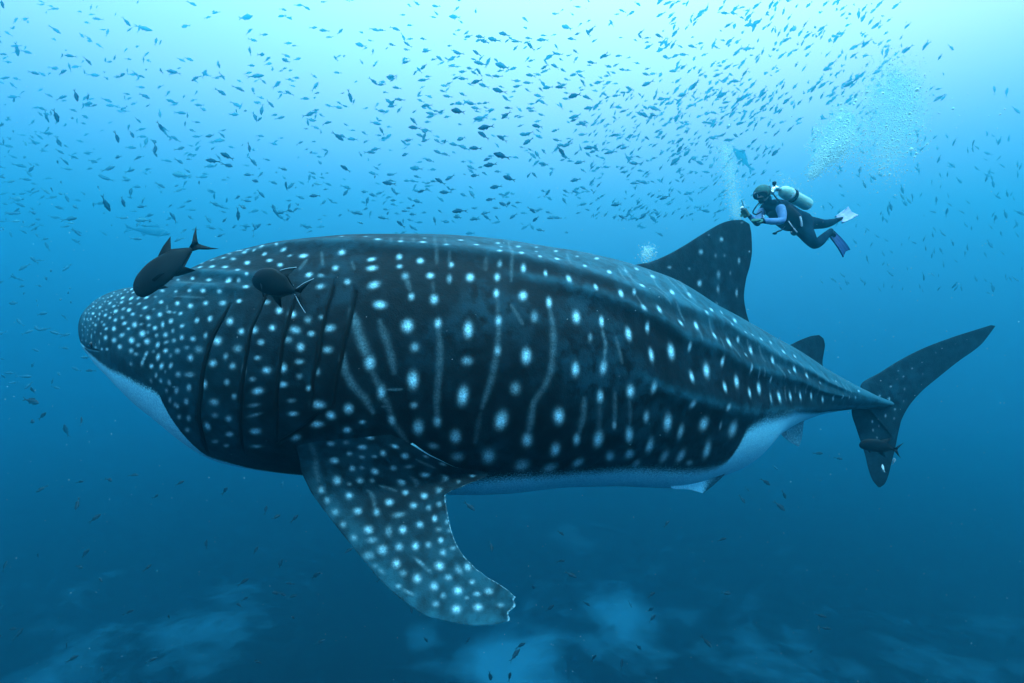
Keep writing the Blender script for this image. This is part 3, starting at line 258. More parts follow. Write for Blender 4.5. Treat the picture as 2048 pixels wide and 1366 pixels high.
0.65],[0.12714,0.9978,1.694e-05,4.25e-05,0.0009208,0.75],[0.1709,1.1955,6.49e-06,2.566e-05,0.0005398,0.45],[0.1634,1.2225,9.789e-06,6.08e-06,0.0005223,0.8],[0.15215,1.2045,1.047e-05,3.871e-06,0.0004035,0.65],[0.13922,1.182,2.474e-05,8.844e-06,0.0007406,0.7],[0.17549,1.2584,6.043e-06,5.473e-07,0.0004604,0.9],[0.18424,1.2764,4.598e-06,2.118e-05,0.0007425,0.95],[0.18049,1.3124,2.797e-06,6.027e-06,0.0002312,0.7],[0.19133,1.3573,5.46e-06,1.348e-05,0.0008365,1.0],[0.19425,1.2899,2.081e-06,3.002e-06,0.0002302,0.45],[0.18883,1.2764,2.747e-06,1.026e-06,0.0001816,0.35],[0.19842,1.3169,2.003e-06,6.521e-06,0.0003591,0.9],[0.20217,1.2944,1.091e-06,1.53e-05,0.0008412,0.75],[0.19341,1.1506,1.647e-06,7.122e-06,0.0001103,0.35],[0.20342,1.1955,2.722e-06,1.406e-05,0.0002291,0.6],[0.20634,1.2045,1.034e-06,3.893e-06,9.969e-05,0.4],[0.20133,1.1551,8.72e-07,2.029e-05,0.0007108,0.25],[0.20592,1.2719,1.547e-06,8.238e-06,0.0004718,0.95],[0.20467,1.3753,1.625e-06,5.593e-06,0.0003914,0.85],[0.208,1.3483,9.59e-07,5.223e-06,0.0003473,0.45],[0.20008,1.3753,9.356e-07,3.456e-06,0.0002473,0.65],[0.19466,1.3483,9.179e-07,5.37e-06,0.0003131,0.3],[0.18466,1.4157,5.787e-06,6.23e-06,0.0009316,1.1],[0.19508,1.4202,3.947e-06,5.627e-06,0.0006361,1.0],[0.17632,1.3753,6.227e-06,-1.527e-05,0.0006442,0.75],[0.1659,1.3169,1.094e-05,1.337e-05,0.0008466,0.95],[0.1534,1.3393,1.267e-05,-2.777e-05,0.0005446,0.75],[0.14631,1.3034,1.425e-05,-1.786e-05,0.000457,0.6],[0.12589,1.3438,1.654e-05,1.736e-05,0.0006791,0.6],[0.13881,1.2764,1.4e-05,-3.759e-06,0.0003818,0.4],[0.1559,1.4382,1.67e-05,-3.584e-05,0.001088,0.8],[0.16924,1.4337,1.117e-05,-1.033e-05,0.0008526,0.75],[0.18966,1.4517,3.105e-06,-2.343e-06,0.000386,0.5],[0.20133,1.4472,1.378e-06,-2.19e-06,0.000604,0.9],[0.2055,1.4292,1.926e-06,-2.982e-06,0.0002197,0.5],[0.20925,1.4202,1.36e-06,2.896e-06,0.0002533,0.6],[0.17591,1.4876,5.789e-06,-8.109e-06,0.0007992,0.75],[0.18508,1.5056,3.82e-06,-4.73e-06,0.0006478,0.6],[0.18841,1.5281,3.259e-06,-5.522e-06,0.0003019,0.45],[0.2055,1.4921,1.696e-06,6.638e-07,0.0003325,0.95],[0.19508,1.5191,1.596e-06,-1.4e-05,0.000578,0.8],[0.19258,1.591,1.792e-06,-2.069e-05,0.000896,0.6],[0.19383,1.5551,1.381e-06,-1.086e-05,0.0004148,0.7],[0.20175,1.5371,1.378e-06,-7.945e-06,0.000909,0.85],[0.19925,1.4966,1.082e-06,3.238e-07,0.0002056,0.25],[0.198,1.609,1.56e-06,-3.993e-06,0.0004178,0.95],[0.20342,1.6045,1.661e-06,-1.33e-05,0.000831,0.9],[0.208,1.6,1.331e-06,-1.161e-05,0.0006004,0.8],[0.208,1.5281,7.507e-07,3.909e-07,0.0003203,0.3],[0.18466,1.6225,1.666e-06,-4.265e-06,0.0003669,0.4],[0.1509,1.591,7.079e-06,-2.922e-05,0.0004304,0.65],[0.16048,1.5551,9.384e-06,-3.312e-05,0.0004362,0.6],[0.13589,1.6315,1.768e-05,-7.293e-05,0.001056,0.45],[0.14464,1.5281,4.577e-06,7.069e-06,0.001273,0.35],[0.12213,1.5191,5.124e-06,2.543e-05,0.001687,0.45],[0.10629,1.645,1.455e-05,-6.807e-05,0.0008891,0.35],[0.12255,1.1775,1.199e-05,3.904e-05,0.000679,0.7],[0.10546,1.1865,1.857e-05,4.335e-06,0.000618,0.9],[0.09421,1.209,7.683e-06,1.337e-05,0.0002595,0.6],[0.11088,1.0652,2.243e-05,5.955e-05,0.0008545,0.8],[0.09212,1.0742,1.328e-05,1.872e-05,0.0005392,0.6],[0.10379,1.0921,7.428e-06,2.074e-05,0.0002129,0.4],[0.11588,1.227,5.368e-06,1.107e-05,0.0001773,0.9],[0.08378,1.2315,2.005e-05,5.504e-05,0.000673,0.5],[0.08962,1.3348,1.062e-05,2.06e-05,0.0005425,0.7],[0.09837,1.3079,7.573e-06,1.545e-05,0.0003966,0.7],[0.10796,1.2809,9.606e-06,4.075e-05,0.0005947,0.7],[0.10296,1.3169,8.021e-06,-1.401e-05,0.0001458,0.5],[0.11755,1.3259,9.186e-06,-6.315e-07,0.0002363,0.5],[0.12672,1.2494,1.308e-05,3.293e-05,0.000495,0.4],[0.13256,1.1056,2.002e-05,2.8e-05,0.0002402,0.45],[0.10504,0.827,2.38e-05,0.0001254,0.0009983,0.6],[0.0817,0.8809,2.784e-05,0.0001397,0.001006,0.4],[0.08003,0.9933,2.022e-05,8.266e-05,0.0006097,0.4],[0.1088,0.9528,1.554e-05,6.466e-05,0.0006562,0.45],[0.1163,0.9528,1.601e-05,4.563e-05,0.0002669,0.4],[0.08837,1.4337,1.062e-05,-1.955e-05,0.0003734,0.5],[0.09962,1.4382,6.952e-06,-1.269e-05,0.000315,0.4],[0.09045,1.5326,1.44e-05,-5.202e-05,
0.0006355,0.4],[0.10963,1.4607,5.476e-06,-5.07e-06,0.0002644,0.4],[0.11213,1.3843,4.869e-06,-4.249e-07,0.0001808,0.5],[0.12047,1.4202,4.306e-06,-7.986e-08,0.000219,0.3],[0.09421,1.609,1.526e-05,-7.492e-05,0.001037,0.3],[0.1113,1.5281,5.639e-06,-1.084e-05,0.000361,0.35],[0.12964,1.4427,6.31e-06,5.566e-06,0.0004567,0.35],[0.14506,1.4202,5.948e-06,7.915e-07,0.0003775,0.4],[0.08378,1.7528,6.038e-05,-0.0003456,0.002538,0.3],[0.08545,1.1551,1.109e-05,1.995e-05,0.0002539,0.45],[0.08837,1.1191,8.233e-06,5.063e-06,0.0001396,0.5],[0.09087,1.0023,8.793e-06,1.409e-05,0.0001541,0.5],[0.1088,1.0067,9.584e-06,2.669e-05,0.0001812,0.5],[0.09379,0.8899,1.136e-05,2.357e-05,0.0001904,0.5],[0.10254,0.8629,1.287e-05,3.634e-05,0.0002307,0.5],[0.12839,0.9258,1.485e-05,4.486e-05,0.0002279,0.5],[0.14381,0.9933,9.462e-06,2.698e-05,0.0001643,0.35],[0.12005,0.827,1.587e-05,7.774e-05,0.000681,0.6],[0.09504,0.7326,1.492e-05,7.838e-05,0.0006365,0.4],[0.12213,0.7955,1.959e-05,0.0001041,0.0007358,0.5],[0.13631,0.7955,2.137e-05,0.0001081,0.0007039,0.5],[0.1534,1.0472,4.89e-06,1.256e-05,0.0001083,0.4],[0.14881,1.1416,5.369e-06,6.323e-06,8.799e-05,0.4],[0.12422,1.1281,1.14e-05,1.72e-05,0.0001867,0.5],[0.20008,1.6764,6.481e-07,-7.799e-06,0.0005236,0.7],[0.20217,1.7169,6.753e-07,-1.988e-06,0.0004361,0.6],[0.19675,1.7259,8.217e-07,-1.383e-06,0.000523,0.3],[0.20634,1.7259,1.011e-06,-1.656e-07,0.0006356,0.55],[0.20925,1.7843,1.927e-06,-1.984e-05,0.0009074,0.5],[0.20842,1.7573,5.513e-07,-1.129e-06,5.615e-05,0.55],[0.20425,1.7888,8.671e-07,-4.917e-06,0.0005271,0.35],[0.21134,1.6674,1.499e-06,-3.642e-06,0.0004521,0.4],[0.20467,1.8652,1.147e-06,-1.686e-05,0.0008273,0.4],[0.20675,1.9011,1.539e-06,-1.482e-05,0.00063,0.5],[0.20509,1.645,2.517e-07,-2.158e-06,0.0003295,0.3],[0.21634,0.4854,1.788e-05,0.000189,0.002614,0.7],[0.23593,0.5708,5.016e-06,5.576e-05,0.001835,0.7],[0.23843,0.4494,6.103e-06,5.935e-05,0.001087,0.5],[0.25344,0.4944,5.965e-06,1.54e-05,0.0006595,0.6],[0.27011,0.4764,7.554e-06,4.494e-05,0.001032,0.6],[0.28929,0.4629,4.72e-06,3.086e-05,0.001309,0.8],[0.20759,0.4674,2.833e-05,0.0003811,0.005449,0.5],[0.19925,0.4539,2.192e-06,-1.331e-07,7.446e-06,0.5],[0.24719,0.5888,4.263e-06,4.023e-05,0.000755,0.5],[0.2897,1.973,1.319e-05,-2.082e-05,0.0007157,0.85],[0.30513,2.0,6.025e-06,-1.281e-05,0.0006208,0.8],[0.31388,1.9326,3.614e-06,-5.295e-06,0.0002632,0.6],[0.27595,2.0899,1.192e-05,-5.45e-05,0.001084,0.5]],[[24,0.5,[[0.30805,1.2315,7.068e-06,3.418e-06,0.00111],[0.3118,1.3438,6.824e-06,-3.718e-07,0.0009991],[0.31513,1.4472,6.688e-06,-2.691e-06,0.0009401],[0.31888,1.5506,6.635e-06,-4.316e-06,0.0009164]]],[33,0.28,[[0.31888,1.573,3.304e-06,-2.331e-06,0.0004567],[0.32263,1.6674,3.322e-06,-2.844e-06,0.000467],[0.32639,1.7663,3.359e-06,-3.538e-06,0.0005001],[0.32972,1.8697,3.433e-06,-4.429e-06,0.0005662]]],[20,0.33,[[0.32972,1.9056,2.417e-06,-3.4e-06,0.000416],[0.33722,2.0584,2.535e-06,-4.304e-06,0.0005635]]],[28,0.28,[[0.32347,1.2899,4.728e-06,2.664e-07,0.0006894],[0.3268,1.3933,4.57e-06,-1.238e-06,0.0006422],[0.32972,1.4966,4.466e-06,-2.295e-06,0.0006198],[0.33139,1.6,4.428e-06,-3.081e-06,0.0006203]]],[58,0.3,[[0.3539,1.3214,3.385e-06,-1.83e-06,0.0004726],[0.35473,1.4157,3.333e-06,-1.832e-06,0.0004502],[0.35473,1.5056,3.307e-06,-1.853e-06,0.0004442],[0.35431,1.6,3.305e-06,-1.884e-06,0.0004505],[0.35348,1.6944,3.329e-06,-1.937e-06,0.0004705],[0.35306,1.7888,3.386e-06,-2.005e-06,0.0005084],[0.35348,1.8921,3.491e-06,-2.073e-06,0.0005784]]],[51,0.3,[[0.38641,1.3079,3.78e-06,-4.238e-06,0.0004891],[0.38516,1.4068,3.644e-06,-2.565e-06,0.0004519],[0.38391,1.5056,3.57e-06,-1.44e-06,0.0004409],[0.38224,1.6,3.542e-06,-6.614e-07,0.0004482],[0.37974,1.6944,3.543e-06,-7.082e-08,0.00047],[0.37724,1.7933,3.583e-06,4.798e-07,0.0005102]]],[22,0.15,[[0.37641,1.8337,2.509e-06,4.982e-07,0.0003702],[0.37432,2.0405,2.697e-06,1.688e-06,0.0005113]]],[73,0.3,[[0.41892,1.1551,5.27e-06,-1.543e-05,0.0006343],[0.41934,1.2674,4.96e-06,-1.026e-05,0.0005291],[0.41851,1.3708,4.677e-06,-6.125e-06,0.0004654],
[0.41726,1.4697,4.464e-06,-2.945e-06,0.0004335],[0.41601,1.5641,4.336e-06,-5.359e-07,0.0004264],[0.41226,1.6539,4.18e-06,1.164e-06,0.0004349],[0.40725,1.7348,4.079e-06,2.387e-06,0.0004551],[0.40559,1.8337,4.132e-06,4.139e-06,0.0005001]]],[20,0.4,[[0.406,1.7438,4.411e-06,2.666e-06,0.0004983],[0.40559,1.8517,4.525e-06,4.924e-06,0.0005562],[0.40475,1.9596,4.695e-06,7.698e-06,0.0006467]]],[20,0.18,[[0.38683,1.0966,1.446e-06,-3.475e-06,0.0002372],[0.38641,1.2315,1.331e-06,-2.014e-06,0.0001839]]],[26,0.25,[[0.39475,1.1461,1.36e-06,-3.147e-06,0.0001894],[0.40058,1.2719,1.332e-06,-2.169e-06,0.0001562]]],[41,0.42,[[0.45477,1.2629,2.144e-06,-4.882e-06,0.000168],[0.45602,1.3753,2.104e-06,-3.281e-06,0.0001504],[0.45352,1.4876,2.001e-06,-1.555e-06,0.0001376]]],[34,0.25,[[0.46519,1.3214,2.332e-06,-4.626e-06,0.0001641],[0.46853,1.5011,2.355e-06,-2.163e-06,0.0001469]]],[24,0.35,[[0.43852,1.7303,5.476e-06,5.565e-06,0.0004542],[0.43935,1.8517,5.79e-06,1.097e-05,0.0005199],[0.43852,1.9775,6.117e-06,1.83e-05,0.0006394]]],[31,0.25,[[0.46228,1.6989,3.86e-06,2.172e-06,0.0002571],[0.46353,1.8112,4.024e-06,5.55e-06,0.0002846],[0.46561,1.9371,4.398e-06,1.069e-05,0.0003455]]],[15,0.22,[[0.35348,0.6652,1.682e-06,-3.592e-06,0.0008904],[0.35348,0.8405,1.465e-06,-1.973e-06,0.0004454]]],[16,0.2,[[0.3614,0.7326,1.214e-06,-3.856e-06,0.0004935],[0.36098,0.8764,1.08e-06,-2.214e-06,0.0002945]]],[8,0.2,[[0.38391,0.7685,2.433e-06,-1.369e-05,0.0007864],[0.38266,0.8674,2.189e-06,-9.154e-06,0.0005615]]],[40,0.25,[[0.40517,0.5663,2.583e-06,-3.317e-05,0.001178],[0.40017,0.7955,1.623e-06,-9.98e-06,0.0004079],[0.39725,0.9573,1.355e-06,-5.41e-06,0.0002506]]],[18,0.18,[[0.4506,1.7843,5.416e-06,7.34e-06,0.0004133],[0.45352,1.9686,6.154e-06,1.798e-05,0.0005534]]],[25,0.18,[[0.47561,1.7573,4.582e-06,3.447e-06,0.0002816],[0.4802,1.9596,5.266e-06,1.269e-05,0.0003766]]],[12,0.15,[[0.35098,1.0023,1.306e-06,-9.195e-07,0.0002724],[0.35181,1.0921,1.247e-06,-7.775e-07,0.0002208]]],[15,0.3,[[0.33514,0.9348,2.209e-06,1.452e-06,0.0005323],[0.33889,1.0742,2.011e-06,1.49e-07,0.0003759]]],[10,0.28,[[0.32347,0.5124,1.38e-06,1.73e-05,0.001461],[0.32555,0.6472,1.098e-06,5.816e-06,0.0006117]]],[12,0.28,[[0.33055,0.4719,1.35e-06,1.701e-05,0.001965],[0.3318,0.6427,1.058e-06,4.054e-06,0.0006193]]],[11,0.28,[[0.33847,0.4989,1.184e-06,6.536e-06,0.00149],[0.33931,0.6472,1.014e-06,1.719e-06,0.0006]]],[16,0.28,[[0.35265,0.436,1.273e-06,-5.822e-06,0.002353],[0.35265,0.6652,1.035e-06,-2.002e-06,0.0005495]]],[12,0.28,[[0.35973,0.4584,1.324e-06,-1.171e-05,0.001892],[0.35973,0.6337,1.103e-06,-4.4e-06,0.0006405]]],[24,0.33,[[0.40767,0.382,3.758e-06,-9.029e-05,0.003042],[0.40183,0.6876,1.075e-06,-9.115e-06,0.0003509]]],[25,0.28,[[0.45144,0.5124,3.591e-06,-5.003e-05,0.0009839],[0.44435,0.7371,1.411e-06,-1.126e-05,0.000248]]],[34,0.33,[[0.49354,0.6337,3.644e-06,-3.443e-05,0.0004665],[0.48812,0.836,1.741e-06,-1.114e-05,0.0001667]]],[37,0.33,[[0.50438,0.5618,6.147e-06,-6.326e-05,0.0008128],[0.49979,0.791,2.497e-06,-1.72e-05,0.0002237]]],[36,0.38,[[0.30513,1.5191,4.405e-06,-2.392e-06,0.0006282],[0.30638,1.618,4.412e-06,-4.039e-06,0.0006282],[0.31013,1.6989,4.487e-06,-5.392e-06,0.0006494],[0.31596,1.7708,4.589e-06,-6.211e-06,0.0006864],[0.31972,1.8607,4.727e-06,-7.422e-06,0.0007641]]],[34,0.45,[[0.32722,1.7079,2.821e-07,-2.56e-07,4.06e-05],[0.33556,1.7034,2.755e-07,-2.306e-07,4.043e-05]]],[19,0.3,[[0.32472,1.8157,3.792e-07,-4.605e-07,5.86e-05],[0.32972,1.8202,3.755e-07,-4.314e-07,5.886e-05]]],[14,0.3,[[0.27428,0.9079,1.497e-06,8.979e-06,0.0003017],[0.27637,0.818,1.661e-06,1.286e-05,0.0004073]]],[14,0.28,[[0.28387,0.7461,1.638e-06,1.505e-05,0.0005248],[0.28762,0.8764,1.222e-06,6.887e-06,0.000306]]],[9,0.25,[[0.30388,0.8494,1.132e-06,4.608e-06,0.0003128],[0.30638,0.9169,1.06e-06,3.058e-06,0.0002514]]],[124,0.28,[[0.19508,0.8809,8.497e-07,1.052e-05,0.0001717],[0.20967,0.9528,2.839e-07,3.24e-06,7.663e-05],[0.22259,1.0023,3.056e-07,2.493e-06,5.821e-05]]],[74,0.25,[[0.20258,1.0607,3.427e-07,3.343e-06,8.324e-05],[0.21926,1.1101,
3.092e-07,2.206e-06,6.289e-05]]],[85,0.3,[[0.49854,0.5663,2.816e-06,-2.933e-05,0.0003877],[0.49979,0.8584,1.087e-06,-6.514e-06,8.674e-05]]],[99,0.3,[[0.53939,0.4719,7.859e-06,-8.739e-05,0.001068],[0.5298,0.7506,2.045e-06,-1.522e-05,0.000174],[0.53105,0.9079,1.444e-06,-8.207e-06,9.425e-05]]],[173,0.3,[[0.56857,0.2607,7.809e-07,5.49e-08,7.442e-06],[0.56023,0.6023,4.033e-06,-3.65e-05,0.0004101],[0.56148,0.809,2.167e-06,-1.446e-05,0.0001547],[0.57107,0.9348,1.803e-06,-9.707e-06,0.0001022]]],[103,0.3,[[0.57857,0.2787,8.078e-07,5.823e-08,7.443e-06],[0.5719,0.5753,4.557e-06,-4.166e-05,0.0004652],[0.57566,0.7461,2.487e-06,-1.74e-05,0.0001865]]],[75,0.3,[[0.51855,0.827,1.482e-06,-9.429e-06,0.0001124],[0.53022,0.9843,1.239e-06,-6.048e-06,7.204e-05]]],[91,0.3,[[0.58566,0.3551,4.698e-05,-0.0005718,0.007079],[0.57566,0.6562,3.232e-06,-2.593e-05,0.0002824],[0.57649,0.818,2.144e-06,-1.342e-05,0.0001425]]],[47,0.3,[[0.57857,1.0067,1.738e-06,-8.365e-06,8.689e-05],[0.57899,1.1461,1.528e-06,-5.874e-06,6.304e-05]]],[40,0.3,[[0.61109,0.8315,3.831e-06,-2.832e-05,0.0002729],[0.61859,0.9214,3.089e-06,-1.999e-05,0.000189]]],[57,0.3,[[0.53731,0.9528,1.399e-06,-7.46e-06,8.508e-05],[0.54273,1.0921,1.17e-06,-4.8e-06,5.805e-05]]],[36,0.3,[[0.49104,0.9798,7.304e-07,-3.361e-06,5.409e-05],[0.49396,1.0652,6.96e-07,-2.608e-06,4.457e-05]]],[49,0.3,[[0.65402,1.0427,2.3e-06,-1.033e-05,0.0001128],[0.65986,1.1955,1.958e-06,-6.292e-06,8.406e-05]]],[45,0.3,[[0.60525,1.1551,2.086e-06,-9.593e-06,8.982e-05],[0.61192,1.2629,1.998e-06,-7.624e-06,7.363e-05]]],[39,0.3,[[0.63568,1.0247,2.446e-06,-1.249e-05,0.0001239],[0.63985,1.1416,2.082e-06,-8.266e-06,9.039e-05]]],[36,0.3,[[0.55732,1.1416,1.268e-06,-4.848e-06,5.65e-05],[0.5569,1.2405,1.1e-06,-3.362e-06,4.488e-05]]],[36,0.3,[[0.58733,1.1551,1.719e-06,-7.175e-06,7.143e-05],[0.58691,1.2584,1.527e-06,-5.185e-06,5.562e-05]]],[51,0.3,[[0.6857,0.9124,4.454e-06,-2.6e-05,0.000246],[0.69029,1.1101,2.664e-06,-8.337e-06,0.0001119]]],[32,0.3,[[0.72238,0.7101,2.239e-05,-0.0002112,0.002164],[0.71738,0.9303,6.297e-06,-3.98e-05,0.000393]]],[27,0.3,[[0.65194,1.2764,1.868e-06,-4.957e-06,7.248e-05],[0.65194,1.3708,1.849e-06,-3.724e-06,6.569e-05]]],[45,0.3,[[0.6807,1.2,2.23e-06,-6.157e-06,9.168e-05],[0.69029,1.3528,2.086e-06,-6.645e-07,8.054e-05]]],[32,0.3,[[0.72989,1.1416,5.043e-06,-2.389e-05,0.0002644],[0.73739,1.2899,4.216e-06,-1.227e-05,0.000196]]],[34,0.3,[[0.70905,1.0517,3.572e-06,-1.404e-05,0.0001714],[0.71738,1.1865,3.214e-06,-8.732e-06,0.0001485]]],[45,0.3,[[0.76365,1.0832,7.494e-06,-4.991e-05,0.0005673],[0.77032,1.3618,5.504e-06,-2.065e-05,0.0003216]]],[39,0.3,[[0.79408,1.0876,7.534e-06,-6.714e-05,0.000948],[0.79908,1.3888,4.823e-06,-2.482e-05,0.0005035]]],[35,0.3,[[0.81576,1.182,5.424e-06,-5.525e-05,0.001059],[0.82451,1.4787,3.67e-06,-1.933e-05,0.000721]]],[26,0.3,[[0.73614,1.4966,3.323e-06,-3.519e-07,0.0001585],[0.73822,1.6494,3.413e-06,6.143e-06,0.0001793]]],[22,0.3,[[0.7128,1.4921,2.432e-06,5.626e-06,0.000127],[0.71446,1.6045,2.673e-06,9.955e-06,0.0001574]]],[31,0.3,[[0.64277,1.2899,1.918e-06,-5.313e-06,7.029e-05],[0.64235,1.3933,1.897e-06,-3.924e-06,6.2e-05]]],[44,0.3,[[0.69195,1.4472,2.104e-06,1.906e-06,8.412e-05],[0.69195,1.627,2.359e-06,6.702e-06,0.0001042]]],[26,0.3,[[0.76699,1.5236,4.377e-06,-4.683e-06,0.0002393],[0.7699,1.7124,4.338e-06,6.475e-06,0.0002623]]],[29,0.3,[[0.84035,1.1775,5.378e-06,-6.489e-05,0.001528],[0.84619,1.5101,3.442e-06,-1.789e-05,0.001034]]],[32,0.3,[[0.85119,1.1641,6.131e-06,-8.217e-05,0.001969],[0.86078,1.5101,3.477e-06,-1.958e-05,0.001332]]]]],"dorsal":[[[0.61323,0.2556,0.0006018,-0.0002802,0.001765,0.65],[0.41884,0.183,0.0003644,-0.0002208,0.00119,0.5],[0.56112,0.0677,8.312e-05,5.968e-06,0.000248,0.35],[0.20441,0.1153,0.0002557,-9.6e-05,0.0002801,0.45],[0.23046,0.406,0.0008561,-0.000125,0.000602,0.75],[0.58918,0.7419,0.0006567,-0.0004403,0.001559,0.5],[0.52705,0.4737,0.0002509,-6.706e-05,0.0007597,0.2],[0.47295,0.3634,0.0002939,-0.0002256,0.0008506,0.25],[0.96192,0.3108,0.0005327,-0.0004813,0.006947,
0.25],[0.37876,0.5414,0.0008292,-0.0004471,0.001293,0.35],[0.28257,0.6065,0.001088,-0.0003482,0.0006279,0.35],[0.36273,0.8647,0.001221,6.578e-05,0.0006191,0.55],[0.14429,0.2957,0.0001343,-0.0003072,0.0009261,0.4],[0.15631,0.6441,0.0003209,-0.0006508,0.001468,0.3],[0.74549,0.9173,0.0001595,0.0001454,0.0006969,0.6],[0.28257,0.2406,0.0001452,-8.36e-05,0.0002801,0.25],[0.45491,0.6892,0.0002945,-0.0001272,0.0005578,0.2]],[]],"caudal_upper":[[[0.14028,0.3759,0.0001196,-2.299e-05,0.0005904,0.8],[0.17635,0.5539,0.0001411,-0.0001343,0.0009036,0.8],[0.24649,0.3734,6.508e-05,-1.138e-05,0.000684,0.7],[0.35271,0.3835,3.562e-05,-1.663e-05,0.0006,0.6],[0.3487,0.193,2.956e-05,-5.607e-06,0.0004569,0.45],[0.42886,0.3409,4.379e-05,2.1e-06,0.0007654,0.6],[0.50501,0.3409,2.148e-05,6.482e-06,0.0004448,0.55],[0.64529,0.2381,1.106e-05,6.399e-06,0.0004122,0.5],[0.31062,0.6391,7.525e-05,-0.0001521,0.001225,0.4],[0.14629,0.7769,0.0001187,-2.108e-05,0.0005661,0.6],[0.06012,0.6241,0.0001413,5.858e-05,0.0008345,0.8],[0.09018,0.8321,7.915e-05,4.369e-05,0.0005964,0.55],[0.31062,0.3383,2.242e-05,1.397e-06,0.0003085,0.35],[0.47295,0.6341,4.377e-05,-0.0001096,0.001353,0.25],[0.2505,0.8221,8.083e-05,-0.0001029,0.0006728,0.3],[0.60321,0.2807,1.558e-05,-5.287e-05,0.001221,0.2],[0.72545,0.2907,1.239e-05,-3.025e-06,0.0008619,0.3],[0.7976,0.3183,1.265e-05,-7.029e-06,0.001217,0.25]],[]],"caudal_lower":[[[0.0,0.4361,0.0001549,8.195e-05,0.000588,0.8],[0.00401,0.6366,0.0002049,0.0001236,0.0006756,0.8],[0.08016,0.8145,0.0001245,6.392e-05,0.000511,0.6],[0.14228,0.6516,0.0003686,0.0001247,0.0006456,0.8],[0.15431,0.8446,0.000207,6.048e-05,0.0005034,0.55],[0.22846,0.386,0.0004323,-0.0001145,0.0006558,0.8],[0.32866,0.381,0.0004142,-0.0001175,0.0006318,0.6],[0.26854,0.5263,0.0003212,-5.746e-05,0.0004094,0.4],[0.40882,0.4662,0.0002365,-9.362e-05,0.000764,0.55],[0.01002,0.9574,0.0001241,7.839e-05,0.0003171,0.3],[0.72946,0.6767,0.00103,0.0002481,0.001633,0.5]],[]],"pectoral":[[[0.03407,0.2782,0.0002086,0.0004841,0.007022,0.85],[0.07415,0.6491,9.613e-05,-0.0002069,0.003353,0.8],[0.05812,0.9173,4.004e-05,-0.0001317,0.002569,0.6],[0.08818,0.9724,0.0001112,-0.0001148,0.001619,0.7],[0.10421,0.7995,9.672e-05,-0.0001849,0.002137,0.85],[0.10421,0.386,9.558e-05,-9.506e-05,0.002347,0.75],[0.10822,0.5363,7.745e-05,-0.0001373,0.00181,0.35],[0.13226,0.6241,9.326e-05,-0.0001699,0.002271,0.9],[0.14629,0.4687,7.044e-05,-0.0001139,0.0009985,0.6],[0.14629,0.8722,7.14e-05,-7.946e-05,0.0009932,0.95],[0.16032,0.7218,9.476e-05,-0.0002716,0.001486,0.8],[0.16633,0.6316,2.749e-05,-5.951e-05,0.0006629,0.5],[0.16232,0.5388,4.006e-05,-6.69e-05,0.000803,0.45],[0.17635,0.8396,6.777e-05,-0.0002355,0.00185,0.95],[0.16032,0.3083,0.0001076,-6.853e-05,0.001693,0.85],[0.18838,0.3885,7.371e-05,-0.0001828,0.001044,0.65],[0.20441,0.5088,9.774e-05,-0.0002214,0.001274,0.9],[0.19038,0.4561,2.697e-05,-6.552e-05,0.0005239,0.4],[0.2024,0.6491,6.77e-05,-0.0002136,0.001314,0.6],[0.18437,0.9649,2.231e-05,-5.476e-05,0.0004889,0.6],[0.21042,0.9724,4.056e-05,-8.515e-05,0.0005758,0.55],[0.21443,0.213,0.0001857,-0.0003228,0.001543,0.85],[0.22445,0.3484,0.0001147,-0.0002428,0.001177,0.55],[0.23046,0.2632,5.699e-05,-0.0001057,0.0005493,0.3],[0.23046,0.4135,7.774e-05,-0.0002087,0.0008445,0.3],[0.23848,0.7318,0.0001257,-0.0004538,0.00257,0.9],[0.25251,0.5313,0.0001746,-0.000426,0.001593,0.75],[0.26453,0.7644,0.000299,-0.0007224,0.002202,0.45],[0.29459,0.8246,0.0002182,0.0002462,0.0005309,0.45],[0.27455,0.9098,8.846e-05,-3.825e-05,0.0004339,0.7],[0.20441,0.7544,3.131e-05,-0.0001295,0.001877,0.4],[0.26854,0.1855,0.0001733,-0.0001955,0.0007852,0.8],[0.29659,0.4937,0.0001889,6.36e-05,0.0004706,0.8],[0.33667,0.6516,0.0005727,0.001012,0.002532,0.9],[0.32465,0.7393,0.0007797,0.001465,0.003565,0.4],[0.32064,0.3935,0.0002361,0.000152,0.000928,0.95],[0.37475,0.599,0.0006873,0.0007917,0.001992,0.7],[0.4509,0.792,0.0004176,0.0002832,0.001214,0.45],[0.47094,0.9148,0.0003109,0.000318,0.001434,0.5],[0.23447,0.0702,0.0001839,-0.0002174,0.0009982,0.5],[0.27054,
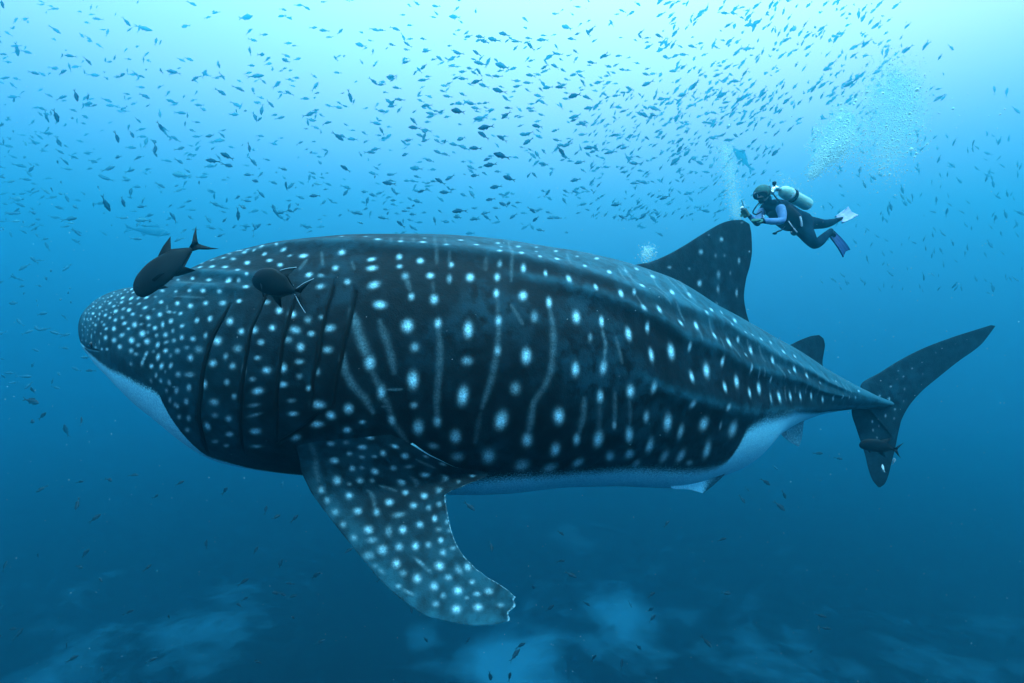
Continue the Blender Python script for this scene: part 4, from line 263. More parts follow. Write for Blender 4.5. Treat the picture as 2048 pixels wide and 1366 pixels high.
0.0551,0.0001759,-0.0001723,0.0006567,0.4],[0.30862,0.0551,0.0001297,-9.74e-05,0.0008148,0.4],[0.32265,0.183,0.0001657,-2.545e-05,0.0009378,0.7],[0.34269,0.3008,0.0002996,-2.831e-06,0.0007602,0.5],[0.39078,0.4712,0.0004572,0.0008494,0.004544,0.4],[0.51102,0.8271,0.000238,0.0001664,0.001484,0.9],[0.49098,0.6491,0.0002543,0.0002612,0.001968,0.7],[0.46493,0.4687,0.0002986,7.669e-05,0.001731,1.0],[0.39279,0.193,0.0003186,4.72e-06,0.001712,0.75],[0.34669,0.0501,0.0001273,-0.0001107,0.0008548,0.4],[0.43687,0.3434,0.0005921,-0.000275,0.001905,0.35],[0.39479,0.0576,0.0001404,-5.973e-05,0.001017,0.4],[0.43086,0.1729,0.000272,0.0003644,0.002649,0.35],[0.56313,0.9674,0.000254,0.0002332,0.001341,0.4],[0.55912,0.8321,0.0002929,0.0004652,0.002338,0.3],[0.6012,0.8045,0.0002496,0.0002585,0.001967,0.75],[0.57315,0.6416,0.0002469,0.0002258,0.002126,0.45],[0.54108,0.5063,0.0002539,5.159e-05,0.001942,0.95],[0.50501,0.3559,0.0002315,0.0001154,0.002065,0.6],[0.47695,0.2005,0.0003447,8e-05,0.00301,0.65],[0.46493,0.0677,0.0002696,0.0002549,0.002966,0.35],[0.64329,0.7544,0.0003002,0.0003568,0.003156,0.5],[0.66934,0.9173,0.0002551,0.000681,0.003282,0.35],[0.60321,0.9674,0.0002019,0.0003156,0.001525,0.3],[0.53908,0.2356,0.0002571,1.837e-05,0.002585,0.8],[0.66132,0.6115,0.0004583,0.0006142,0.004696,0.95],[0.59319,0.4436,0.000794,0.0005396,0.001215,0.35],[0.63727,0.4637,0.0001211,0.0002164,0.001277,0.2],[0.73547,0.782,0.0004328,-4.168e-05,0.004228,0.4],[0.76353,0.9173,0.0003011,0.0001895,0.004931,0.7],[0.57515,0.2256,0.0001718,0.0001043,0.002197,0.3],[0.61924,0.2957,0.0002677,8.053e-05,0.003355,0.8],[0.68337,0.3709,0.0002642,0.0001423,0.00377,0.75],[0.71343,0.5915,0.0002977,0.0003469,0.003543,0.45],[0.7996,0.7544,0.0001688,0.0002625,0.003227,0.6],[0.76553,0.5063,0.0002904,0.0001735,0.006113,0.95],[0.72745,0.3383,0.0001539,-9.398e-06,0.002468,0.35],[0.71743,0.1905,0.0001965,3.026e-05,0.002393,0.4],[0.78357,0.2231,0.0002473,-2.443e-05,0.006089,0.9],[0.8497,0.3609,0.0003129,3.796e-05,0.006821,0.8],[0.83166,0.599,0.0002216,0.0002739,0.003531,0.55],[0.87174,0.7419,0.0003447,0.0003965,0.007071,0.65],[0.93587,0.5213,0.0004379,0.0003435,0.006584,0.35],[0.58918,0.0902,9.372e-05,0.0001171,0.001318,0.4],[0.62325,0.1128,0.0005722,0.000501,0.001101,0.3],[0.8016,0.4586,9.474e-05,9.093e-05,0.001686,0.3],[0.501,0.0551,9.889e-05,0.0001109,0.00115,0.2],[0.52505,0.0702,0.000202,9.049e-05,0.0006947,0.25],[0.06613,0.0025,0.0004678,0.001244,0.005502,0.5]],[[23,0.42,[[0.26253,0.3033,4.786e-05,-7.958e-05,0.0002576],[0.33467,0.2932,4.667e-05,8.293e-06,0.0001732]]],[25,0.4,[[0.25251,0.3985,3.44e-05,-8.195e-05,0.0002886],[0.28257,0.4411,4.134e-05,-1.574e-05,9.336e-05]]],[12,0.35,[[0.23647,0.6441,5.06e-05,-0.0001871,0.0008476],[0.27655,0.5639,6.93e-05,-5.649e-05,0.0001736]]],[34,0.5,[[0.18838,0.8747,1.108e-05,-4.432e-05,0.0002693],[0.21844,0.8822,2.074e-05,-7.589e-05,0.0003569]]],[29,0.28,[[0.08216,0.1855,0.0001087,-3.92e-05,0.001573],[0.14629,0.1579,8.884e-05,-3.414e-05,0.0009026],[0.20641,0.0927,8.416e-05,-0.0001185,0.0007145]]],[19,0.3,[[0.58717,0.4336,4.477e-05,2.948e-05,0.0004873],[0.6493,0.4662,5.075e-05,4.925e-05,0.0006164]]]]]}}

# ================================================================ the whale shark
SPOT_SIZE = .74
def blobs(us, vs, table, stripes, out=None):
    """coloured marks of the skin: ellipses (u, v, covariance, strength) on a regular parameter grid"""
    A = np.zeros((len(us), len(vs)), np.float32) if out is None else out
    rows = [(r[0], r[1], r[2] * SPOT_SIZE, r[3] * SPOT_SIZE, r[4] * SPOT_SIZE, min(1.1, r[5] * 1.08)) for r in table]
    for n, I, vv in stripes:
        vv = np.array(vv); m = len(vv)
        for q in range(n):
            f = q / (n - 1); g = f * (m - 1)
            r = [np.interp(g, range(m), vv[:, k]) for k in range(5)]
            s = 1.25 * min(1, .6 + .6 * math.sin(PI * f)) ** 2
            rows.append((r[0], r[1], r[2] * s, r[3] * s, r[4] * s, I * .40 * (0.78 + 0.14 * math.sin(q * .6 + n) + .08 * math.sin(q * 1.9 + 2 * n))))
    for (u0, v0, a, bb, c, I) in rows:
        a = a + 2e-8; c = c + 2e-7
        det = a * c - bb * bb
        if det <= 0: continue
        ex, ey = 1.9 * math.sqrt(a), 1.9 * math.sqrt(c)
        i0, i1 = np.searchsorted(us, [u0 - ex, u0 + ex]); j0, j1 = np.searchsorted(vs, [v0 - ey, v0 + ey])
        if i1 <= i0 or j1 <= j0: continue
        du = us[i0:i1, None] - u0; dv = vs[None, j0:j1] - v0
        q = (c * du * du - 2 * bb * du * dv + a * dv * dv) / det
        val = I * np.exp(-1.5 * q ** 1.08)
        A[i0:i1, j0:j1] = np.maximum(A[i0:i1, j0:j1], val)
    return A
def sstep(a, b, x):
    t_ = np.clip((x - a) / (b - a), 0, 1); return t_ * t_ * (3 - 2 * t_)

VV, FF, AT = [], [], {k: [] for k in ('spots', 'belly', 'tone', 'slit')}
base = 0
def put(P, faces, **at_):
    global base
    VV.append(P.reshape(-1, 3)); FF.append(faces + base); base += P.reshape(-1, 3).shape[0]
    n = P.reshape(-1, 3).shape[0]
    for k in AT: AT[k].append(np.asarray(at_[k]).reshape(-1).astype(np.float32) if k in at_ else np.zeros(n, np.float32))

# parameter grid: finer over the head and gills and on the photographed flank
q = np.linspace(0, 1, 4000); dens = 1 + 1.1 * np.exp(-((q - .12) / .13) ** 2) + 3.0 * np.exp(-(q / .012) ** 2)
cd = np.concatenate([[0], np.cumsum((dens[1:] + dens[:-1]) / 2)]); cd /= cd[-1]
us = np.interp(np.linspace(0, 1, 1250), cd, q)
vs = np.concatenate([np.linspace(0, PI, 400), np.linspace(PI, 2 * PI, 130)[1:-1]])
U, Vg = np.meshgrid(us, vs, indexing='ij')
P = body_points(U, Vg)
near = vs <= PI + 1e-6; jn = int(near.sum())
# gills: a flap that stands proud ahead of each slit and a groove behind its edge
METR = 11.2
def groove(lines, depth, flap):
    disp = np.zeros((len(us), jn)); dark = np.zeros((len(us), jn))
    for L in lines:
        L = np.array(L); i0, i1 = np.searchsorted(us, [L[:, 0].min() - .03, L[:, 0].max() + .03])
        u_ = us[i0:i1, None] * METR; v_ = vs[None, :jn] * 1.08
        best = np.full((i1 - i0, jn), 9.0); sg = np.ones_like(best); tt = np.zeros_like(best)
        n = len(L) - 1
        for k in range(n):
            a = np.array([L[k, 0] * METR, L[k, 1] * 1.08]); c = np.array([L[k + 1, 0] * METR, L[k + 1, 1] * 1.08])
            d = c - a; l2 = (d ** 2).sum() + 1e-9
            tq = np.clip(((u_ - a[0]) * d[0] + (v_ - a[1]) * d[1]) / l2, 0, 1)
            dx = u_ - a[0] - tq * d[0]; dy = v_ - a[1] - tq * d[1]
            ds = np.hypot(dx, dy); cr = np.sign(d[0] * dy - d[1] * dx)
            w = ds < best; best = np.where(w, ds, best); sg = np.where(w, cr, sg); tt = np.where(w, (k + tq) / n, tt)
        fade = np.clip(np.sin(PI * np.clip(tt, .02, .98)) * 3, 0, 1) * .85 + .15
        rear = sg < 0                                       # u grows to the tail
        x = best
        prof = np.where(rear, -depth * np.exp(-(x / .010) ** 2), flap * np.exp(-(x / .05) ** 2) - (depth + flap) * np.exp(-(x / .008) ** 2))
        disp[i0:i1] += prof * fade
        dark[i0:i1] = np.maximum(dark[i0:i1], np.exp(-((x - np.where(rear, .004, 0)) / np.where(rear, .008, .007)) ** 2) * fade)  # groove shade put into the colour as well as the relief
    return disp, dark
# orient each line downward so that the sign of the side is the same
d1, k1 = groove([g if g[0][1] < g[-1][1] else g[::-1] for g in SHARK['gills']], .024, .004)
d2, k2 = groove([SHARK['crease'], SHARK['mouth']], .024, .004)
disp = d1 + d2; dark = np.maximum(k1, k2)
e1 = np.gradient(P, axis=0); e2 = np.gradient(P, axis=1)
NN = np.cross(e2, e1); NN /= (np.linalg.norm(NN, axis=-1, keepdims=True) + 1e-9)
cen = np.stack(body_frame(U)[0][:3], -1)
NN *= np.sign((NN * (P - cen)).sum(-1, keepdims=True))
full = np.zeros(U.shape); full[:, :jn] = disp
# the unseen flank carries the same gills
far_v = 2 * PI - vs[jn:]; idx = np.clip(np.searchsorted(vs[:jn], far_v), 0, jn - 1)
full[:, jn:] = disp[:, idx]
P = P + NN * full[..., None]
slit = np.zeros(U.shape); slit[:, :jn] = dark; slit[:, jn:] = dark[:, idx]

spots = blobs(us, vs[:jn], SHARK['tabs']['body'][0], SHARK['tabs']['body'][1])
# the mass of tiny spots at the snout
r2 = np.random.default_rng(4); extra = []
for k in range(520):
    u0 = r2.uniform(.004, .05) ; v0 = math.radians(r2.uniform(15, 104))
    s_ = (0.0011 + .012 * u0) * r2.uniform(.6, 1.1)
    extra.append((u0, v0, (s_ * .9) ** 2, 0, (s_ * 17) ** 2, r2.uniform(.2, .55)))
spots2 = blobs(us, vs[:jn], extra, [])
spots = np.maximum(spots, spots2 * (1 - np.clip(spots * 3, 0, 1)))
# the back beyond the ridge, turned away from this side
extra = []
for k in range(150):
    u0 = r2.uniform(.1, .9); v0 = math.radians(r2.uniform(0, 10)); s_ = r2.uniform(.02, .035)
    extra.append((u0, v0, (s_ / METR) ** 2, 0, s_ ** 2, r2.uniform(.4, .8)))
spots = np.maximum(spots, blobs(us, vs[:jn], extra, []))
sp = np.zeros(U.shape, np.float32); sp[:, :jn] = spots; sp[:, jn:] = spots[:, idx]
bl = np.array(SHARK['belly']); bu = np.maximum.accumulate(bl[:, 0] + np.arange(len(bl)) * 1e-6)
vb = np.interp(us, bu, bl[:, 1])
kk = np.ones(9) / 9; vb = np.convolve(np.pad(vb, 4, 'edge'), kk, 'valid')
vsym = np.where(Vg > PI, 2 * PI - Vg, Vg)
soft = 0.10 + 0.14 * sstep(.25, .45, U)
belly = sstep(-1, 1, (vsym - vb[:, None] - 0.25 * soft) / soft)
sp *= (1 - .9 * belly) * (1 - np.clip(slit * 1.5, 0, 1))
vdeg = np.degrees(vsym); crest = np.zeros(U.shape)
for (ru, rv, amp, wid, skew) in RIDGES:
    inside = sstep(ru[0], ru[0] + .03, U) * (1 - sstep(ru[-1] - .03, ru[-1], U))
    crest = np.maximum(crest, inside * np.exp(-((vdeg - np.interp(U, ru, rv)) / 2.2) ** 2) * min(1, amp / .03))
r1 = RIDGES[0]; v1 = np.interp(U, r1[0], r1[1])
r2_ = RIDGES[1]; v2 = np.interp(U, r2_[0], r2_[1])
tone = 1.0 * (1 - sstep(.02, .20, U)) + (1.0 * (1 - sstep(-3, 1, vdeg - v1)) * sstep(3, 9, vdeg) + .35 * (1 - sstep(-4, 1, vdeg - v2)) * sstep(.45, .52, U)) * sstep(.28, .42, U) + .30 * (1 - sstep(.20, .27, U)) + .5 * sstep(.70, .92, U) + .55 * crest  # bands above the ridges: overhead light on the back painted into the skin
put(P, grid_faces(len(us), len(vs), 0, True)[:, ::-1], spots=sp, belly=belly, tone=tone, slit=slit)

def add_fin(key, ns_, nt_, mirror=None, tab=None, tonef=None, bellyf=None, edge=False, wob=0.0, drape=False):
    f = SHARK['fins'][key]
    s1 = np.linspace(0, 1, ns_); t1 = 0.5 - 0.5 * np.cos(np.linspace(0, PI, nt_)) if nt_ < 90 else np.linspace(0, 1, nt_)
    S, T = np.meshgrid(s1, t1, indexing='ij')
    A = np.zeros(S.shape, np.float32)
    if tab: A = blobs(s1, t1, SHARK['tabs'][tab][0], SHARK['tabs'][tab][1])
    for side in (1.0, -1.0):
        Q = fin_points(f, S, T, side)
        if drape:                                      # the root lies on the flank and grows out of it
            St = np.array(STATIONS); uu = np.interp(Q[..., 0], St[1:-1, 1], St[1:-1, 0])
            (cx, cy, cz, w_, ht, hb), _, _ = body_frame(uu)
            vv = np.arctan2(np.maximum(cy - Q[..., 1], .05) / w_, (Q[..., 2] - cz) / ht)
            B = body_points(uu, vv); cc = np.stack([cx, cy, cz], -1); o_ = B - cc; o_ /= np.linalg.norm(o_, axis=-1, keepdims=True)
            kx = sstep(0.0, .24, S)
            B[..., 0] = Q[..., 0]
            B += o_ * (((-.014 + .10 * kx * (1 - kx)) if side > 0 else (-.09 + 0 * kx)))[..., None]
            Q = B + (Q - B) * kx[..., None]
        if wob:
            Q[..., 0] += .013 * np.clip((S - .90) / .10, 0, 1) ** 2 * np.sin(T * 11 + 1.0)
            Q[..., 2] += wob * np.sin(S * 70 + 2 * np.sin(S * 31)) * np.clip((T - .96) / .04, 0, 1)
        if mirror is not None: Q = mirror(Q)
        tn = tonef(S, T) if tonef else np.full(S.shape, .15)
        be = bellyf(S, T, side) if bellyf else np.zeros(S.shape)
        a2 = A * (1 - be) * (.7 if key == 'pectoral' else .75 if 'caudal' in key else 1.0)
        if edge and side > 0:
            ed = np.clip((T - .984) / .008, 0, 1) * sstep(.29, .36, S) * (0.1 + .3 * (np.sin(S * 210 + 3 * np.sin(S * 57)) > .1))
            ed = np.maximum(ed, sstep(.988, .996, S) * (.2 + .25 * (np.sin(T * 40 + 5 * np.sin(T * 17)) > -.3)))
            a2 = np.maximum(a2, ed)
        fc = grid_faces(ns_, nt_)
        if side < 0: fc = fc[:, ::-1]
        put(Q, fc, spots=a2, belly=be, tone=tn)
pt = lambda S, T: 0.05 + .2 * (1 - sstep(.05, .3, S)) + .62 * sstep(.12, .95, S) + .45 * (1 - sstep(.04, .28, T)) * sstep(.1, .3, S)
pb = lambda S, T, side: np.full(S.shape, 0.0 if side > 0 else .85)
add_fin('pectoral', 330, 150, tab='pectoral', tonef=pt, bellyf=pb, edge=True, wob=.003, drape=True)
add_fin('dorsal', 160, 110, tab='dorsal', tonef=lambda S, T: .15 + 0 * S)
add_fin('second_dorsal', 60, 40, tonef=lambda S, T: .15 + 0 * S)
add_fin('caudal_upper', 170, 95, tab='caudal_upper', tonef=lambda S, T: .25 + 0 * S)
add_fin('caudal_lower', 120, 95, tab='caudal_lower', tonef=lambda S, T: .25 + 0 * S)
add_fin('anal', 40, 30, bellyf=lambda S, T, s: .45 + 0 * S, tonef=lambda S, T: .6 + 0 * S)
add_fin('pelvic', 50, 40, bellyf=lambda S, T, s: .25 + .65 * (1 - sstep(.25, .95, T)), tonef=lambda S, T: 1.0 + 0 * S)
# the paired fins of the far side, level and hidden behind the body
def far_pec(Q):
    R0 = np.array([-1.45, 5.95, -.75]); D = Q - np.array([-1.5, 4.0, -.8])
    return R0 + np.stack([D[..., 0], -D[..., 1] * .4 - D[..., 2] * .9 + .0, D[..., 2] * .12 + D[..., 1] * .1], -1)
add_fin('pectoral', 90, 50, mirror=far_pec, tonef=pt, bellyf=pb)
def far_pel(Q):
    return np.stack([Q[..., 0] + .15, 6.45 - (Q[..., 2] + 1.45) * .5, -1.30 + (Q[..., 2] + 1.45) * .3], -1)
add_fin('pelvic', 30, 24, mirror=far_pel, bellyf=lambda S, T, s: .6 + 0 * S)

skin = bpy.data.materials.new('shark_skin'); skin.use_nodes = True; t = skin.node_tree; b = t.nodes['Principled BSDF']
def attr(nm):
    a = N(t, 'ShaderNodeAttribute'); a.attribute_name = nm; return a.outputs['Fac']
co = N(t, 'ShaderNodeTexCoord')
def noise(scale, det=4, rough=.6):
    n = N(t, 'ShaderNodeTexNoise'); n.inputs['Scale'].default_value = scale; n.inputs['Detail'].default_value = det; n.inputs['Roughness'].default_value = rough
    t.links.new(co.outputs['Object'], n.inputs['Vector']); return n.outputs['Fac']
def math_(op, a, b_, clamp=False):
    n = N(t, 'ShaderNodeMath', operation=op); n.use_clamp = clamp
    for k, v in enumerate((a, b_)):
        if isinstance(v, (int, float)): n.inputs[k].default_value = v
        else: t.links.new(v, n.inputs[k])
    return n.outputs[0]
def mixc(f, a, b_):
    n = N(t, 'ShaderNodeMix', data_type='RGBA')
    if isinstance(f, (int, float)): n.inputs[0].default_value = f
    else: t.links.new(f, n.inputs[0])
    for k, v in ((6, a), (7, b_)):
        if isinstance(v, tuple): n.inputs[k].default_value = (*v, 1)
        else: t.links.new(v, n.inputs[k])
    return n.outputs[2]
nbig = noise(1.3, 4); nmid = noise(9, 5); nfine = noise(70, 3, .7); ngrain = noise(160, 2)
def stepn(x, lo, hi):
    n = N(t, 'ShaderNodeMapRange'); n.interpolation_type = 'SMOOTHSTEP'; n.inputs[1].default_value = lo; n.inputs[2].default_value = hi
    t.links.new(x, n.inputs[0]); return n.outputs[0]
dk = mixc(stepn(nmid, .38, .7), SK['dark'], SK['dark2'])
dk = mixc(math_('MULTIPLY', stepn(nbig, .42, .66), math_('MULTIPLY', stepn(nmid, .35, .6), .8)), dk, SK['mid'])
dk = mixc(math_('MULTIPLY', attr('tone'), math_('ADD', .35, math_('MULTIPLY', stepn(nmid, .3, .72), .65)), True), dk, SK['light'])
be = mixc(stepn(nfine, .3, .75), SK['belly'], SK['belly2'])
# belly joins the flank through mottling, not along a line
bf = math_('ADD', attr('belly'), math_('MULTIPLY', math_('SUBTRACT', nfine, .5), .9))
bf = math_('MULTIPLY', stepn(bf, .25, .75), stepn(attr('belly'), 0.0, .12))
c1 = mixc(bf, dk, be)
sf = math_('MULTIPLY', attr('spots'), math_('ADD', .55, math_('MULTIPLY', stepn(nfine, .36, .62), .6)))
sf = math_('MULTIPLY', sf, 1.05, True)
c2 = mixc(sf, c1, SK['spot'])
c3 = mixc(attr('slit'), c2, (0.004, 0.005, 0.006))
t.links.new(c3, b.inputs['Base Color'])
b.inputs['Roughness'].default_value = .62; b.inputs['Specular IOR Level'].default_value = .09
bp = N(t, 'ShaderNodeBump'); bp.inputs['Strength'].default_value = .5; bp.inputs['Distance'].default_value = .008
t.links.new(math_('ADD', nfine, math_('MULTIPLY', nmid, 2.0)), bp.inputs['Height']); t.links.new(bp.outputs[0], b.inputs['Normal'])

shark = mesh_np('whale_shark', np.concatenate(VV), np.concatenate(FF), skin)
for k in AT:
    a = shark.data.attributes.new(k, 'FLOAT', 'POINT'); a.data.foreach_set('value', np.concatenate(AT[k]))
tag(shark, 'enormous dark whale shark with rows of pale spots, swimming left under the school', 'whale shark')
del VV, FF, AT

# gill slits: the dark inner edge lying in each groove, and the eyes
gillm = mat('gill_inside', (.006, .007, .008), .8, .1)
def ribbon(name, line, wid, sink, mirror=False):
    L = np.array(line); n = 60
    u_ = np.interp(np.linspace(0, len(L) - 1, n), range(len(L)), L[:, 0]); v_ = np.interp(np.linspace(0, len(L) - 1, n), range(len(L)), L[:, 1])
    if mirror: v_ = 2 * PI - v_
    off = np.array([-.5, 0, .5]) * wid / METR
    taper = np.sin(PI * np.clip(np.linspace(0, 1, n), .03, .97)) ** .4
    Ug = u_[:, None] + off[None] * taper[:, None]; Vq = np.repeat(v_[:, None], 3, 1)
    Q = body_points(Ug, Vq); c_ = np.stack(body_frame(Ug)[0][:3], -1); d = c_ - Q; d /= np.linalg.norm(d, axis=-1, keepdims=True)
    Q = Q + d * sink
    V2 = np.concatenate([Q.reshape(-1, 3), (Q + d * .012).reshape(-1, 3)])
    f1 = grid_faces(n, 3); f2 = grid_faces(n, 3, n * 3)[:, ::-1]
    return mesh_np(name, V2, np.concatenate([f1, f2]), gillm, shark)
for mir in (False, True):
    for gi, g in enumerate(SHARK['gills']): ribbon('gill_slit', g, (.017, .011, .009, .008, .009)[gi], -.006, mir)
def uvsphere(c, r, nu=16, nv=10, sc3=(1, 1, 1)):
    V = []; F = []
    for i in range(nv + 1):
        th = PI * i / nv
        for j in range(nu):
            ph = 2 * PI * j / nu
            V.append((c[0] + r * sc3[0] * math.sin(th) * math.cos(ph), c[1] + r * sc3[1] * math.sin(th) * math.sin(ph), c[2] + r * sc3[2] * math.cos(th)))
    for i in range(nv):
        for j in range(nu):
            F.append((i * nu + j, (i + 1) * nu + j, (i + 1) * nu + (j + 1) % nu, i * nu + (j + 1) % nu))
    return V, F
eyem = mat('eye_black', (.01, .01, .012), .15, .5)
for vv_ in (math.radians(94), 2 * PI - math.radians(94)):
    p = body_points(np.array([.124]), np.array([vv_]))[0]; c0_ = np.array([q_[0] for q_ in body_frame(np.array([.124]))[0][:3]])
    p = p + (c0_ - p) / np.linalg.norm(c0_ - p) * .012
    V, F = uvsphere(p, .030); mesh_np('eye', V, F, eyem, shark)

